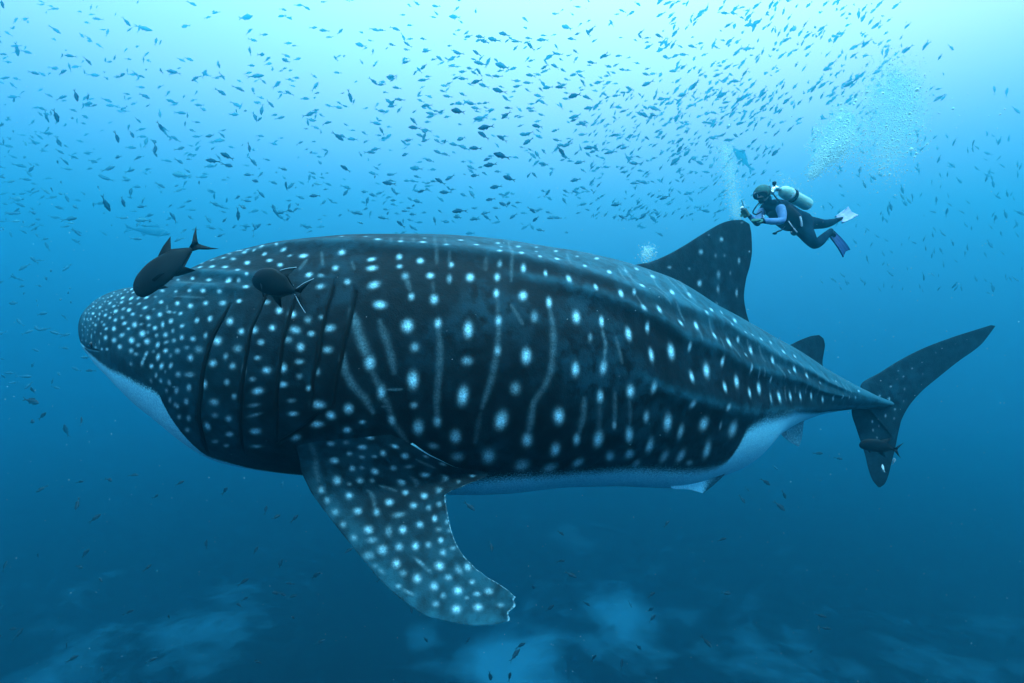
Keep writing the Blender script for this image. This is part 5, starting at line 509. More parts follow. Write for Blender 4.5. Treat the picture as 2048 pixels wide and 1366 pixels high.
FISH = [[-17.35,17.41,11.5,0.289,-80,15,0.8],
[-19.95,26.5,16.54,0.442,-50,28,0.6],
[-23.09,32.16,19.65,0.771,0,27,0.5],
[-31.44,39.81,24.03,0.532,80,-2,0.35],
[-21.33,22.07,12.58,0.478,-90,9,0.7],
[-37.88,40.02,25.02,0.53,-45,-24,0.4],
[-19.76,38.04,24.08,0.952,0,-16,0.4],
[-11.55,31.42,19.09,0.505,180,4,0.5],
[-9.88,29.43,17.81,0.414,35,-18,0.5],
[-18.81,37.17,21.88,0.5,0,26,0.4],
[-27.8,43.54,26.82,0.751,180,-21,0.35],
[-28.92,32.37,17.27,0.705,-10,-23,0.5],
[-27.39,31.7,16.99,0.417,90,-23,0.5],
[-16.5,24.06,12.73,0.366,0,-63,0.6],
[-19.83,32.99,17.27,0.568,40,-21,0.5],
[-21.98,33.17,17.42,0.634,10,-11,0.45],
[-12.32,24.67,12.79,0.649,20,24,0.6],
[-10.4,23.51,12.92,0.435,150,-20,0.65],
[-18.68,44.57,24.6,0.694,0,-19,0.35],
[-19.19,40.31,21.87,0.597,0,-7,0.4],
[-10.2,11.98,5.75,0.273,-70,-5,0.95],
[-24.65,29.76,13.82,0.617,0,-15,0.55],
[-30.54,37.41,19.46,0.639,10,20,0.4],
[-12.02,21.17,10.3,0.398,-30,6,0.7],
[-14.71,32.04,16.08,0.677,20,-27,0.5],
[-11.8,30.72,15.31,0.588,45,-12,0.5],
[-9.03,23.7,11.5,0.27,0,-20,0.65],
[-6.91,20.89,10.13,0.149,0,-20,0.7],
[-18.09,33.54,15.52,0.558,-20,28,0.45],
[-26.54,40.24,18.65,0.544,15,-9,0.4],
[-32.66,41.71,19.23,0.725,180,3,0.35],
[-10.15,20.75,9.41,0.448,-90,-7,0.7],
[-17.66,32.54,14.43,0.522,0,-3,0.5],
[-11.87,26.23,11.45,0.424,25,7,0.6],
[-9.67,24.42,10.83,0.537,10,-24,0.65],
[-10.28,30.31,13.86,0.432,0,20,0.5],
[-11.26,12.65,5.57,0.287,-70,0,0.95],
[-13.91,21.94,9.69,0.244,-80,-15,0.7],
[-11.72,17.08,7.16,0.321,-60,5,0.8],
[-10.13,13.14,5.23,0.266,-70,-8,0.95],
[-13.74,18.5,7.49,0.297,-55,-4,0.75],
[-19.93,33.05,14.99,0.512,-30,-18,0.5],
[-23.8,34.6,15.4,0.561,-80,-8,0.45],
[-34.25,36.57,15.66,0.454,40,-14,0.4],
[-24.0,32.02,13.39,0.428,40,-26,0.5],
[-12.63,21.42,8.6,0.41,180,-12,0.7],
[-22.72,39.55,15.53,0.96,5,8,0.4],
[-9.98,19.46,7.36,0.319,-80,-12,0.75],
[-6.42,18.92,7.57,0.417,-35,14,0.75],
[-9.78,24.31,10.1,0.183,0,6,0.6],
[-11.36,16.31,6.14,0.377,-75,-29,0.85],
[-17.06,26.33,9.92,0.464,15,-9,0.6],
[-21.67,30.32,11.82,0.575,80,9,0.5],
[-8.69,14.86,5.24,0.323,180,30,0.85],
[-8.8,15.78,5.72,0.335,155,19,0.85],
[-9.32,16.81,5.78,0.356,-15,-18,0.8],
[-20.87,33.07,11.77,0.31,180,4,0.5],
[-19.31,29.88,9.71,0.795,180,25,0.5],
[-9.43,18.76,5.89,0.349,-20,-21,0.75],
[-29.24,30.78,11.9,0.467,-45,-28,0.5],
[-36.05,37.82,13.61,0.548,0,-22,0.4],
[-30.98,32.84,10.78,0.487,-50,7,0.5],
[-29.42,30.02,9.37,0.481,10,1,0.5],
[-30.01,32.99,9.67,0.495,-35,12,0.5],
[-27.0,30.58,8.83,0.422,-10,-14,0.5],
[-33.03,38.04,12.83,0.564,0,25,0.4],
[-16.75,24.4,7.44,0.383,-30,20,0.6],
[-23.63,31.38,9.91,0.626,0,-20,0.5],
[-9.6,12.1,3.25,0.335,-72,23,1.0],
[-9.29,12.22,3.33,0.245,-65,0,0.95],
[-17.28,23.2,6.76,0.403,80,3,0.65],
[-40.8,42.21,11.74,1.276,-10,-27,0.35],
[-23.4,32.37,7.68,0.876,180,-9,0.5],
[-23.37,34.91,8.4,0.537,15,-29,0.45],
[-21.97,33.74,9.95,0.497,25,3,0.45],
[-27.53,31.89,7.38,0.412,0,21,0.5],
[-32.56,33.57,7.88,0.522,15,30,0.45],
[-13.77,23.76,6.37,0.364,-20,29,0.65],
[-10.81,20.55,5.41,0.381,-25,-20,0.7],
[-15.81,26.67,6.35,0.428,-50,-1,0.6],
[-12.14,21.64,5.13,0.265,215,-11,0.7],
[-9.86,18.45,4.58,0.405,-100,-13,0.75],
[-9.73,20.96,5.48,0.285,120,11,0.7],
[-8.06,18.63,4.75,0.257,160,-14,0.75],
[-5.88,15.24,4.34,0.276,195,28,0.85],
[-5.53,16.97,5.74,0.305,150,27,0.8],
[-12.89,24.59,5.36,0.215,0,23,0.6],
[-6.75,20.83,6.07,0.338,225,-8,0.7],
[-11.28,30.64,8.32,0.4,30,-22,0.5],
[-10.89,29.92,8.89,0.296,180,-19,0.55],
[-11.69,30.74,9.45,0.4,170,22,0.5],
[-14.95,30.45,9.94,0.456,30,-26,0.5],
[-1.48,23.63,14.07,0.38,170,-5,0.65],
[-0.85,23.48,13.84,0.532,180,27,0.65],
[-10.24,34.62,20.05,0.628,180,27,0.45],
[-4.18,24.99,14.19,0.401,195,3,0.6],
[-4.5,39.86,25.28,0.825,165,-14,0.4],
[3.51,33.12,20.34,0.657,150,-19,0.5],
[1.69,28.58,16.85,0.616,190,7,0.55],
[-8.16,30.06,17.04,0.335,90,16,0.5],
[-4.16,27.2,14.99,0.299,200,13,0.55],
[-3.55,29.94,16.5,0.372,200,30,0.55],
[-1.26,20.11,10.93,0.474,180,25,0.7],
[-0.47,24.4,13.14,0.677,180,29,0.6],
[-3.62,31.2,16.8,0.459,180,3,0.5],
[-6.57,28.0,14.4,0.455,180,-9,0.55],
[-2.77,28.84,15.19,0.52,160,-27,0.55],
[-2.15,22.34,11.47,0.369,185,13,0.65],
[-1.3,18.67,9.48,0.379,195,-9,0.75],
[-1.51,26.98,13.49,0.508,170,22,0.6],
[-4.28,32.63,16.3,0.49,180,12,0.5],
[-0.5,19.07,9.34,0.469,175,29,0.75],
[1.78,25.75,12.77,0.458,180,-12,0.6],
[1.74,18.49,9.19,0.346,180,0,0.75],
[3.6,29.82,15.54,0.45,190,-13,0.55],
[2.04,16.85,8.09,0.369,185,-23,0.8],
[2.96,27.98,13.27,0.374,180,4,0.55],
[5.06,23.26,11.31,0.28,180,-2,0.65],
[5.5,27.12,13.02,0.365,180,-7,0.55],
[4.77,28.21,14.27,0.479,180,-19,0.55],
[0.26,24.47,12.19,0.437,170,-26,0.6],
[-3.03,24.05,11.51,0.392,170,10,0.65],
[-2.59,25.23,11.73,0.412,165,-11,0.6],
[-2.34,24.32,11.74,0.325,155,2,0.65],
[-1.63,20.52,9.54,0.36,185,24,0.7],
[-3.51,21.12,9.74,0.368,180,-4,0.7],
[-5.74,24.48,11.25,0.392,185,0,0.65],
[-7.14,28.22,12.7,0.465,180,13,0.55],
[-1.33,12.53,5.64,0.308,180,22,0.95],
[-1.74,24.55,11.19,0.428,170,6,0.6],
[-0.15,19.51,8.9,0.267,170,-12,0.75],
[-0.23,18.39,8.12,0.371,205,-30,0.75],
[-1.53,24.4,10.64,0.6,180,-12,0.65],
[-0.7,13.36,5.59,0.387,180,-22,0.95],
[-3.42,17.88,7.47,0.364,180,10,0.75],
[-4.76,29.85,13.11,0.498,180,-16,0.55],
[-2.73,19.8,8.89,0.288,190,-23,0.7],
[0.89,22.86,10.3,0.305,180,-1,0.65],
[1.48,25.78,11.41,0.359,150,-16,0.6],
[3.13,25.51,11.2,0.588,180,-29,0.6],
[0.93,18.94,7.97,0.382,180,22,0.75],
[2.21,26.27,10.82,0.361,190,-13,0.6],
[-0.96,17.14,6.91,0.403,160,31,0.8],
[-2.09,21.0,8.32,0.366,210,23,0.7],
[-0.35,17.94,7.12,0.371,160,25,0.8],
[0.61,19.74,7.71,0.404,205,-23,0.7],
[0.54,22.55,9.12,0.402,180,13,0.65],
[-5.41,21.24,8.74,0.293,120,14,0.7],
[-4.21,24.14,9.94,0.429,0,65,0.6],
[-3.71,21.87,8.59,0.334,190,-15,0.65],
[-2.73,20.84,8.13,0.37,0,-73,0.7],
[-2.72,24.1,9.28,0.439,180,17,0.6],
[2.01,22.96,9.03,0.338,165,4,0.65],
[2.31,23.74,9.1,0.417,180,8,0.65],
[1.48,15.49,5.76,0.346,-40,26,0.85],
[-1.11,15.31,5.78,0.329,175,-6,0.85],
[-6.43,24.14,9.07,0.444,180,-19,0.65],
[-3.26,22.59,8.36,0.388,165,21,0.65],
[-3.14,24.26,8.87,0.348,170,21,0.6],
[-0.25,11.77,4.27,0.347,160,-4,1.0],
[-0.8,16.72,5.96,0.282,210,17,0.8],
[-0.63,14.74,5.08,0.384,175,-22,0.9],
[-3.37,20.9,7.4,0.307,165,3,0.7],
[1.26,25.59,9.34,0.417,120,-10,0.6],
[1.35,22.2,7.71,0.387,175,5,0.65],
[-5.51,29.34,9.92,0.796,165,-27,0.55],
[-2.4,30.25,10.28,0.517,160,20,0.5],
[2.63,26.49,9.4,0.288,200,10,0.6],
[-0.09,14.64,4.67,0.323,165,14,0.85],
[1.08,24.49,7.97,0.347,150,31,0.65],
[0.77,23.72,7.7,0.253,230,-28,0.65],
[-1.44,19.74,6.4,0.305,180,-17,0.75],
[-2.46,17.46,5.47,0.346,155,28,0.8],
[-3.63,23.75,7.44,0.345,170,-23,0.65],
[-3.65,15.14,4.68,0.339,180,26,0.85],
[-6.57,24.52,7.88,0.311,0,-66,0.6],
[-2.87,16.27,4.78,0.275,190,-18,0.8],
[-2.5,19.09,5.56,0.388,180,10,0.75],
[-3.06,26.35,7.83,0.29,180,-14,0.6],
[-7.43,25.81,7.55,0.379,170,-24,0.6],
[-0.61,18.73,5.65,0.379,190,7,0.75],
[-5.04,21.8,6.01,0.324,170,-26,0.65],
[-4.37,23.67,6.48,0.379,165,0,0.65],
[-5.06,25.14,6.55,0.273,180,9,0.6],
[-1.71,22.0,6.3,0.319,120,-23,0.7],
[-0.79,18.49,5.13,0.297,190,4,0.75],
[-0.34,19.37,5.19,0.319,150,-13,0.75],
[-0.17,22.07,5.95,0.392,0,-63,0.7],
[-0.77,24.84,6.48,0.345,180,16,0.6],
[-1.47,14.07,3.59,0.369,180,-23,0.9],
[-2.67,24.78,6.01,0.334,170,-8,0.6],
[-1.6,21.55,5.17,0.369,190,-20,0.7],
[-3.25,21.49,5.08,0.291,100,9,0.7],
[-3.93,18.02,4.14,0.294,140,10,0.75],
[-5.91,24.34,6.1,0.37,180,-67,0.6],
[0.72,18.37,4.71,0.296,-35,24,0.75],
[0.87,18.92,4.52,0.258,220,-11,0.75],
[1.3,23.98,5.23,0.37,160,-30,0.65],
[1.82,26.28,7.62,0.4,50,-28,0.6],
[3.07,29.95,8.23,0.411,130,28,0.5],
[4.39,31.94,8.56,0.537,10,-17,0.5],
[4.01,24.41,9.19,0.415,160,30,0.6],
[4.3,28.85,10.53,0.37,150,20,0.55],
[5.17,27.06,9.97,0.255,210,7,0.55],
[4.22,30.71,12.41,0.472,175,-16,0.5],
[6.36,30.63,12.35,0.412,180,7,0.5],
[5.01,25.13,6.7,0.203,120,-7,0.6],
[3.9,24.48,6.02,0.21,90,21,0.6],
[6.41,28.79,8.39,0.245,90,19,0.55],
[5.96,22.97,10.15,0.498,165,22,0.65],
[8.75,31.33,14.25,0.673,165,5,0.5],
[8.35,28.53,13.53,0.514,195,15,0.55],
[9.0,25.27,12.64,0.487,230,-25,0.6],
[10.31,32.61,17.23,0.553,170,-19,0.45],
[10.92,32.64,15.72,0.625,180,24,0.45],
[10.52,38.09,19.94,0.584,200,16,0.4],
[7.12,24.06,9.62,0.321,225,-1,0.6],
[9.21,29.61,12.88,0.359,225,7,0.55],
[7.33,22.96,8.11,0.552,225,-2,0.65],
[8.03,24.36,9.18,0.351,240,-22,0.6],
[10.23,29.98,12.34,0.364,210,-8,0.5],
[17.01,30.83,18.87,0.631,235,24,0.5],
[17.01,36.59,22.64,0.709,180,-15,0.4],
[14.29,33.63,19.72,0.579,220,-21,0.45],
[17.17,37.21,21.28,0.674,180,-16,0.4],
[13.15,31.19,16.73,0.48,205,-29,0.5],
[12.16,32.85,17.13,0.398,205,-8,0.5],
[9.59,26.94,13.48,0.44,225,12,0.6],
[11.43,26.13,13.29,0.453,180,-1,0.6],
[8.99,26.96,12.97,0.474,180,-24,0.6],
[11.73,28.86,13.86,0.395,210,-13,0.55],
[12.56,28.88,13.97,0.398,225,14,0.55],
[12.55,30.0,14.01,0.423,180,-19,0.5],
[13.11,26.67,12.24,0.447,225,-17,0.55],
[13.04,24.3,11.43,0.424,220,-6,0.6],
[18.28,33.04,16.48,0.445,230,-8,0.5],
[15.53,27.65,12.91,0.332,230,-2,0.55],
[16.69,30.45,14.22,0.42,230,14,0.5],
[17.12,29.03,14.38,0.499,240,-21,0.55],
[14.46,24.8,11.75,0.337,60,11,0.6],
[16.61,26.95,14.36,0.509,200,9,0.6],
[17.71,28.05,13.88,0.434,215,30,0.55],
[15.89,24.08,12.13,0.509,205,-28,0.6],
[17.76,26.45,12.71,0.425,240,-5,0.6],
[19.55,29.55,13.76,0.355,215,3,0.5],
[22.89,33.1,18.49,0.441,190,1,0.5],
[25.11,37.49,21.57,0.667,200,-25,0.4],
[22.81,36.22,21.59,0.642,190,25,0.4],
[17.14,28.26,12.42,0.426,245,27,0.55],
[16.14,24.22,10.47,0.404,250,-16,0.6],
[16.38,24.21,10.06,0.357,240,-6,0.6],
[14.55,26.79,11.13,0.334,230,-15,0.55],
[14.93,25.31,10.01,0.38,230,-12,0.6],
[11.28,21.91,8.1,0.369,225,-29,0.65],
[13.35,29.89,12.75,0.468,185,-20,0.55],
[10.71,28.31,12.11,0.38,180,-6,0.55],
[10.98,31.38,14.48,0.468,180,-26,0.5],
[11.66,27.65,10.89,0.407,180,-25,0.55],
[11.26,25.72,10.34,0.346,170,26,0.6],
[10.75,31.63,13.56,0.366,200,22,0.5],
[19.25,27.32,8.76,0.424,-60,-30,0.55],
[23.18,31.41,16.38,0.377,205,0,0.5],
[32.08,38.51,18.99,0.414,190,-7,0.4],
[29.92,31.73,15.61,0.48,90,14,0.5],
[42.8,44.29,21.57,0.664,90,-12,0.35],
[25.83,31.07,11.77,0.399,240,20,0.5],
[28.8,30.22,11.85,0.443,-100,-24,0.5],
[33.25,33.77,15.27,0.603,-70,-26,0.45],
[18.94,32.28,13.25,0.459,-80,20,0.5],
[20.77,30.56,10.2,0.445,90,-23,0.5],
[16.73,24.31,7.47,0.405,-80,-16,0.6],
[22.62,29.7,8.43,0.476,-60,-4,0.5],
[24.44,31.55,8.69,0.438,-60,-16,0.5],
[19.82,26.8,7.07,0.44,-65,12,0.55],
[7.95,24.21,9.13,0.41,230,-19,0.6],
[9.42,27.56,10.16,0.445,225,-8,0.55],
[7.13,22.04,7.84,0.354,225,-5,0.65],
[8.22,25.02,8.44,0.312,225,16,0.6],
[11.22,31.47,11.29,0.557,205,25,0.5],
[13.72,35.19,12.1,0.587,225,16,0.45],
[27.06,31.54,18.1,0.421,-50,-3,0.5],
[-19.64,23.57,-0.73,0.365,180,9,0.6],
[-23.98,29.1,-1.66,0.401,180,14,0.45],
[-19.16,20.42,-2.38,0.724,-10,-14,0.7],
[-20.24,22.08,-3.2,0.424,40,-7,0.65],
[-20.36,21.7,-3.39,0.467,0,-27,0.6],
[-24.65,28.28,-4.91,0.67,90,-15,0.4],
[-19.54,23.19,-6.35,0.318,10,-13,0.6],
[-13.94,21.52,-5.94,0.3,30,16,0.6],
[-12.8,22.86,-6.64,0.454,45,-30,0.6],
[-17.01,24.47,-7.39,0.356,30,-23,0.5],
[-18.17,22.32,-7.7,0.462,40,23,0.6],
[-11.51,23.93,-7.86,0.367,80,7,0.6],
[-9.32,21.97,-7.58,0.378,45,-4,0.6],
[-8.56,22.33,-10.21,0.52,40,-10,0.6],
[-11.2,21.38,-10.02,0.409,30,5,0.6],
[-13.44,26.87,-10.94,0.423,60,14,0.5],
[-12.83,24.6,-12.36,0.328,30,1,0.5],
[-16.31,21.81,-11.52,0.342,20,13,0.6],
[-28.22,29.26,-16.71,0.631,60,28,0.4],
[-28.24,30.49,-12.77,0.446,60,-24,0.4],
[-25.05,25.29,-11.08,0.431,90,26,0.5],
[-25.62,25.74,-13.35,0.295,60,-4,0.5],
[-12.54,29.24,-14.55,0.466,10,17,0.4],
[-12.19,27.21,-7.58,0.311,80,2,0.5],
[11.91,23.99,-6.6,0.451,-35,6,0.6],
[13.98,26.28,-7.89,0.448,-60,20,0.45],
[12.56,24.0,-7.73,0.511,-45,-28,0.55],
[13.13,29.18,-9.01,0.449,-60,-29,0.45],
[17.78,27.85,-6.37,0.372,-10,-1,0.45],
[18.43,30.8,-6.73,0.497,0,-6,0.4],
[14.65,28.44,-7.02,0.313,-40,-14,0.4],
[13.94,30.3,-8.75,0.324,-50,3,0.35],
[18.59,30.89,-8.4,0.258,0,16,0.35],
[0.38,22.15,-13.14,0.42,30,-9,0.65],
[0.13,22.16,-13.56,0.552,35,30,0.65],
[-1.08,25.39,-16.59,0.587,-85,22,0.6],
[-0.11,24.74,-16.17,0.399,80,-6,0.6],
[7.3,26.59,-14.36,0.457,40,21,0.5],
[8.56,31.59,-16.54,0.582,60,-29,0.4],
[7.02,30.38,-15.59,0.36,-60,-25,0.4],
[7.06,28.5,-17.01,0.506,-50,25,0.5],
[6.53,30.49,-19.21,0.517,80,19,0.4]]

# ================================================================ fish
def fish_mesh(name, top, bot, width, dorsal, anal, fork, bend=0.0, nu=14, nv=8, pelvic=True, m=None, fine=False):
    """profile in lengths: x 0 snout .. 1 tail root, heading to -x in local space; z up"""
    V = []; F = []
    xs = 0.5 - 0.5 * np.cos(np.linspace(0, PI, nu)); xs = xs * .985 + .004
    tz = pchip([p[0] for p in top], [p[1] for p in top], xs); bz = pchip([p[0] for p in bot], [p[1] for p in bot], xs)
    for x, zt, zb in zip(xs, tz, bz):
        c, h = (zt + zb) / 2, (zt - zb) / 2
        w = width * math.sin(PI * min(1, max(0, x)) ** .62) ** .75 * .5 + .008
        for j in range(nv):
            a = 2 * PI * j / nv
            V.append((x, w * math.sin(a) * (1 - .15 * abs(math.cos(a))), c + h * math.cos(a)))
    for i in range(nu - 1):
        for j in range(nv):
            F.append((i * nv + j, i * nv + (j + 1) % nv, (i + 1) * nv + (j + 1) % nv, (i + 1) * nv + j))
    F.append(tuple(range(nv))[::-1]); F.append(tuple(range((nu - 1) * nv, nu * nv)))
    def blade(pts, th=.006):
        b_ = len(V); n = len(pts); cx = sum(p[0] for p in pts) / n; cz = sum(p[1] for p in pts) / n
        for p in pts: V.append((p[0], 0, p[1]))
        V.append((cx, th, cz)); V.append((cx, -th, cz))
        for k in range(n):
            F.append((b_ + k, b_ + (k + 1) % n, b_ + n)); F.append((b_ + (k + 1) % n, b_ + k, b_ + n + 1))
    for pts in dorsal + anal: blade(pts)
    r = fork['root']; u_, l_, nt_ = fork['up'], fork['low'], fork['notch']
    lw = fork.get('lobe', .035)
    blade([(.96, r), (1.03, r * 1.6), (u_[0] - .13, u_[1] * .62), u_, (u_[0] - lw, u_[1] * .62), (nt_ + .02, u_[1] * .2), (nt_, 0), (.96, 0)], .01)
    blade([(.96, -r), (.96, 0), (nt_, 0), (nt_ + .02, l_[1] * .2), (l_[0] - lw, l_[1] * .62), l_, (l_[0] - .13, l_[1] * .62), (1.03, -r * 1.6)], .01)
    if pelvic:                                              # pectoral fins, splayed
        for sgn in (1, -1):
            b_ = len(V); w0 = width * .42
            V.extend([(.27, sgn * w0, -.02), (.30, sgn * w0, -.07), (.50, sgn * (w0 + .09), -.12), (.42, sgn * (w0 + .05), -.05), (.36, sgn * (w0 + .035), -.075)])
            F.append((b_, b_ + 1, b_ + 4)); F.append((b_ + 1, b_ + 2, b_ + 4)); F.append((b_ + 2, b_ + 3, b_ + 4)); F.append((b_ + 3, b_, b_ + 4))
    V = np.array(V, float)
    V[:, 1] += bend * np.maximum(V[:, 0] - .35, 0) ** 2
    V[:, 0] -= .55
    me = bpy.data.meshes.new(name); me.from_pydata([tuple(v) for v in V], [], F)
    me.polygons.foreach_set('use_smooth', np.ones(len(me.polygons), bool)); me.update()
    if m: me.materials.append(m)
    return me
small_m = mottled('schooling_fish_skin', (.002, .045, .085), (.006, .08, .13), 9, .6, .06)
mid_m = mottled('mid_hazed_fish_skin', (.02, .14, .19), (.04, .20, .26), 9, .6, .05)  # same school fish, lightened: distance haze painted into the skin
pale_m = mottled('pale_hazed_fish_skin', (.05, .24, .30), (.09, .32, .38), 9, .6, .05)  # palest copy of the same skin, more haze in its colour
far_m = mottled('far_hazed_fish_skin', (.02, .13, .19), (.045, .20, .27), 9, .7, .03)  # far school and large fish: haze painted in so they fade
jack_m = mottled('jack_skin', (.0015, .005, .007), (.005, .010, .012), 5, .5, .10)
slim_top = [(0, 0), (.06, .055), (.2, .125), (.38, .155), (.6, .13), (.82, .065), (1, .028)]
slim_bot = [(0, -.01), (.06, -.06), (.2, -.125), (.38, -.155), (.6, -.125), (.82, -.06), (1, -.028)]
sd = [[(.30, .14), (.34, .215), (.45, .20), (.62, .17), (.78, .115), (.80, .06), (.55, .12)]]
sa = [[(.60, -.11), (.64, -.19), (.74, -.13), (.82, -.06)], [(.34, -.14), (.42, -.21), (.46, -.14)]]
sf = dict(root=.03, up=(1.24, .135), low=(1.24, -.135), notch=1.09)
kinds = [fish_mesh('slim_fish', slim_top, slim_bot, .15, sd, sa, sf, b_, m=small_m) for b_ in (0, .28, -.28)]
deep_top = [(p[0], p[1] * 1.18) for p in slim_top]; deep_bot = [(p[0], p[1] * 1.2) for p in slim_bot]
kinds.append(fish_mesh('deep_fish', deep_top, deep_bot, .17, [[(x, z * 1.15) for x, z in f] for f in sd], [[(x, z * 1.15) for x, z in f] for f in sa], dict(root=.035, up=(1.2, .16), low=(1.2, -.16), notch=1.07), .12, m=small_m))

def fish_matrix(pos, length, ang, yaw, roll=0.0):
    """ang: heading seen from the camera side, degrees anticlockwise from +X; yaw turns the head toward or away"""
    left = 90 < (ang % 360) < 270
    tilt = (ang % 360) - 180 if left else ((ang + 180) % 360) - 180
    # local fish heads to -x
    Rz = Matrix.Rotation(math.radians(yaw), 4, 'Z')
    if left: R = Matrix.Rotation(-math.radians(tilt), 4, 'Y') @ Rz
    else: R = Matrix.Rotation(-math.radians(tilt), 4, 'Y') @ Matrix.Rotation(PI, 4, 'Z') @ Rz
    if not left: pass
    return Matrix.Translation(pos) @ R @ Matrix.Rotation(roll, 4, 'X') @ Matrix.Scale(length, 4)

# the individuals: x, y, z, length, heading, yaw, nearness as measured
def zone(x, y, z):
    px = 1024 + 1024 * x / y; py = 683 - 1024 * z / y
    if py > 640: return 'under the head' if px < 620 else ('under the fin' if px < 1450 and py > 1150 else 'under the tail')
    if py > 440 and px < 700: return 'above the head'
    if px > 1560: return 'above the tank' if py < 330 else 'behind the diver'
    if px > 1340: return 'above the diver' if py < 330 else 'left of diver'
    col = 'left' if px < 360 else ('centre left' if px < 740 else ('centre' if px < 1060 else 'centre right'))
    row = 'at top' if py < 120 else ('high' if py < 240 else ('midway' if py < 340 else 'low'))
    return '%s %s' % (row, col)
def way(a, yaw):
    if abs(yaw) > 50: return 'seen end on'
    a = a % 360
    for c, w in ((0, 'heading right'), (45, 'climbing to the right'), (90, 'nose up'), (135, 'climbing to the left'), (180, 'heading left'), (225, 'diving to the left'), (270, 'nose down'), (315, 'diving to the right')):
        if min(abs(a - c), 360 - abs(a - c)) <= 22.5: return w
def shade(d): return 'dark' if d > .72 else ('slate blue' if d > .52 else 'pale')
low_m = mottled('low_shaded_fish_skin', (.010, .02, .026), (.02, .04, .05), 9, .6, .1)  # same school fish lower down, silhouette shade put into a darker skin
low_kinds = [fish_mesh('low_fish', slim_top, slim_bot, .15, sd, sa, sf, b_, m=low_m) for b_ in (0, .28, -.28)]
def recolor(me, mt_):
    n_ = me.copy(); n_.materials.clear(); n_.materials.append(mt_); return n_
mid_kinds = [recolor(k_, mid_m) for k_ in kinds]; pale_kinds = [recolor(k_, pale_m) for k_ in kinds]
people = {}
rows = [r for r in FISH if not (abs(r[0]) > r[1] * 1.0)]
rows.sort(key=lambda r: -r[3] / r[1]); rest = rows[296:]; rows = rows[:296]
for k, (x, y, z, ln, a, yaw, d) in enumerate(rows):
    people.setdefault((shade(d), way(a, yaw), zone(x, y, z)), []).append((x / y, k))
place = {}
ORD = ['', 'second', 'third', 'fourth', 'fifth', 'sixth', 'seventh', 'eighth', 'ninth', 'tenth']
for key, L in people.items():
    L.sort()
    for n_, (_, k) in enumerate(L):
        if len(L) == 1: place[k] = ''
        elif n_ == 0: place[k] = 'leftmost'
        elif n_ == len(L) - 1: place[k] = 'rightmost'
        else: place[k] = (ORD[n_] if n_ < 10 else '%dth' % (n_ + 1)) + ' from left'
for k, (x, y, z, ln, a, yaw, d) in enumerate(rows):
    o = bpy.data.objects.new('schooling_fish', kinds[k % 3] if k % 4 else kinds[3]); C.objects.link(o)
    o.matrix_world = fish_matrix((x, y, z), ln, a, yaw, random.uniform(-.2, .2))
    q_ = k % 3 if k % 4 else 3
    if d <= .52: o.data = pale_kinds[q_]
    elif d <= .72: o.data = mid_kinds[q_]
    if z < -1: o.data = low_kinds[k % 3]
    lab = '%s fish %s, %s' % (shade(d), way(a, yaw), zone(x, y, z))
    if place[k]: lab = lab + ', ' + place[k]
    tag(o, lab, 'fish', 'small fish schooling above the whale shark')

# the countless rest of the school, one mass of real fish, farther off
def merge_fish(name, mats, label, mt_):
    base_ = []
    for me in kinds_far:
        v = np.empty(len(me.vertices) * 3); me.vertices.foreach_get('co', v); v = v.reshape(-1, 3)
        f = [tuple(p.vertices) for p in me.polygons]; base_.append((v, f))
    Vs, Fs, off = [], [], 0
    for q, (M_, kd) in enumerate(mats):
        v, f = base_[kd]; A = np.array(M_)
        Vs.append(v @ A[:3, :3].T + A[:3, 3]); Fs.extend([tuple(i + off for i in p) for p in f]); off += len(v)
    o = mesh_np(name, np.concatenate(Vs), Fs, mt_); return tag(o, label, None, None, 'stuff')
kinds_far = [fish_mesh('far_fish', slim_top, slim_bot, .15, sd[:1], sa[:1], sf, b_, nu=7, nv=6, pelvic=False) for b_ in (0, .3, -.3)]
mats = []
fr = random.Random(21)
for (x, y, z, ln, a, yaw, d) in rest: mats.append((fish_matrix((x, y, z), ln, a, yaw), 0))
def school(n, px0, px1, py0, py1, y0, y1, heads, spread, l0, l1, pw=1.0):
    for _ in range(n):
        px = fr.uniform(px0, px1); py = py0 + (py1 - py0) * fr.random() ** pw; y = fr.uniform(y0, y1)
        a = fr.choice(heads) + fr.gauss(0, spread)
        p = at(px, py, y)
        mats.append((fish_matrix(p, fr.uniform(l0, l1), a, fr.uniform(-50, 50), fr.uniform(-.3, .3)), fr.randrange(3)))
school(620, -60, 1500, -20, 470, 32, 58, (0, 180, 180, 20, -20), 24, .40, .66)
school(230, 0, 760, 100, 480, 20, 38, (0, 180, -30, 20), 35, .28, .46)
school(260, 760, 1330, 60, 440, 19, 36, (180, 175, 190, 160), 18, .28, .46)
school(420, 1180, 1560, 180, 440, 30, 50, (225, 215, 235), 12, .28, .44)
school(300, 1320, 1800, 0, 250, 34, 58, (225, 210, 235), 14, .45, .75)
school(190, 1640, 2060, 260, 590, 32, 52, (-68, -75, -62, 100), 12, .34, .56)
school(90, 1440, 1900, 40, 300, 26, 44, (240, 225), 15, .3, .5)
school(70, 0, 160, 380, 780, 24, 40, (0, 180), 30, .4, .6)
keep, mats = mats, []
school(34, 0, 700, 760, 1340, 20, 27, (40, 20, 200), 30, .3, .5)
school(26, 700, 1700, 1000, 1340, 20, 28, (40, 70, -50), 30, .35, .5)
low, mats = mats, keep
deep_m = mottled('deep_shaded_fish_skin', (.012, .03, .04), (.03, .06, .07), 9, .6, .1)  # same fish far below, darkened in colour to read as silhouettes
merge_fish('fish_school', mats, 'countless faint small fish in the distance, filling the bright water', far_m)
merge_fish('deep_fish_school', low, 'faint dark specks of small fish over the sea floor far below', deep_m)

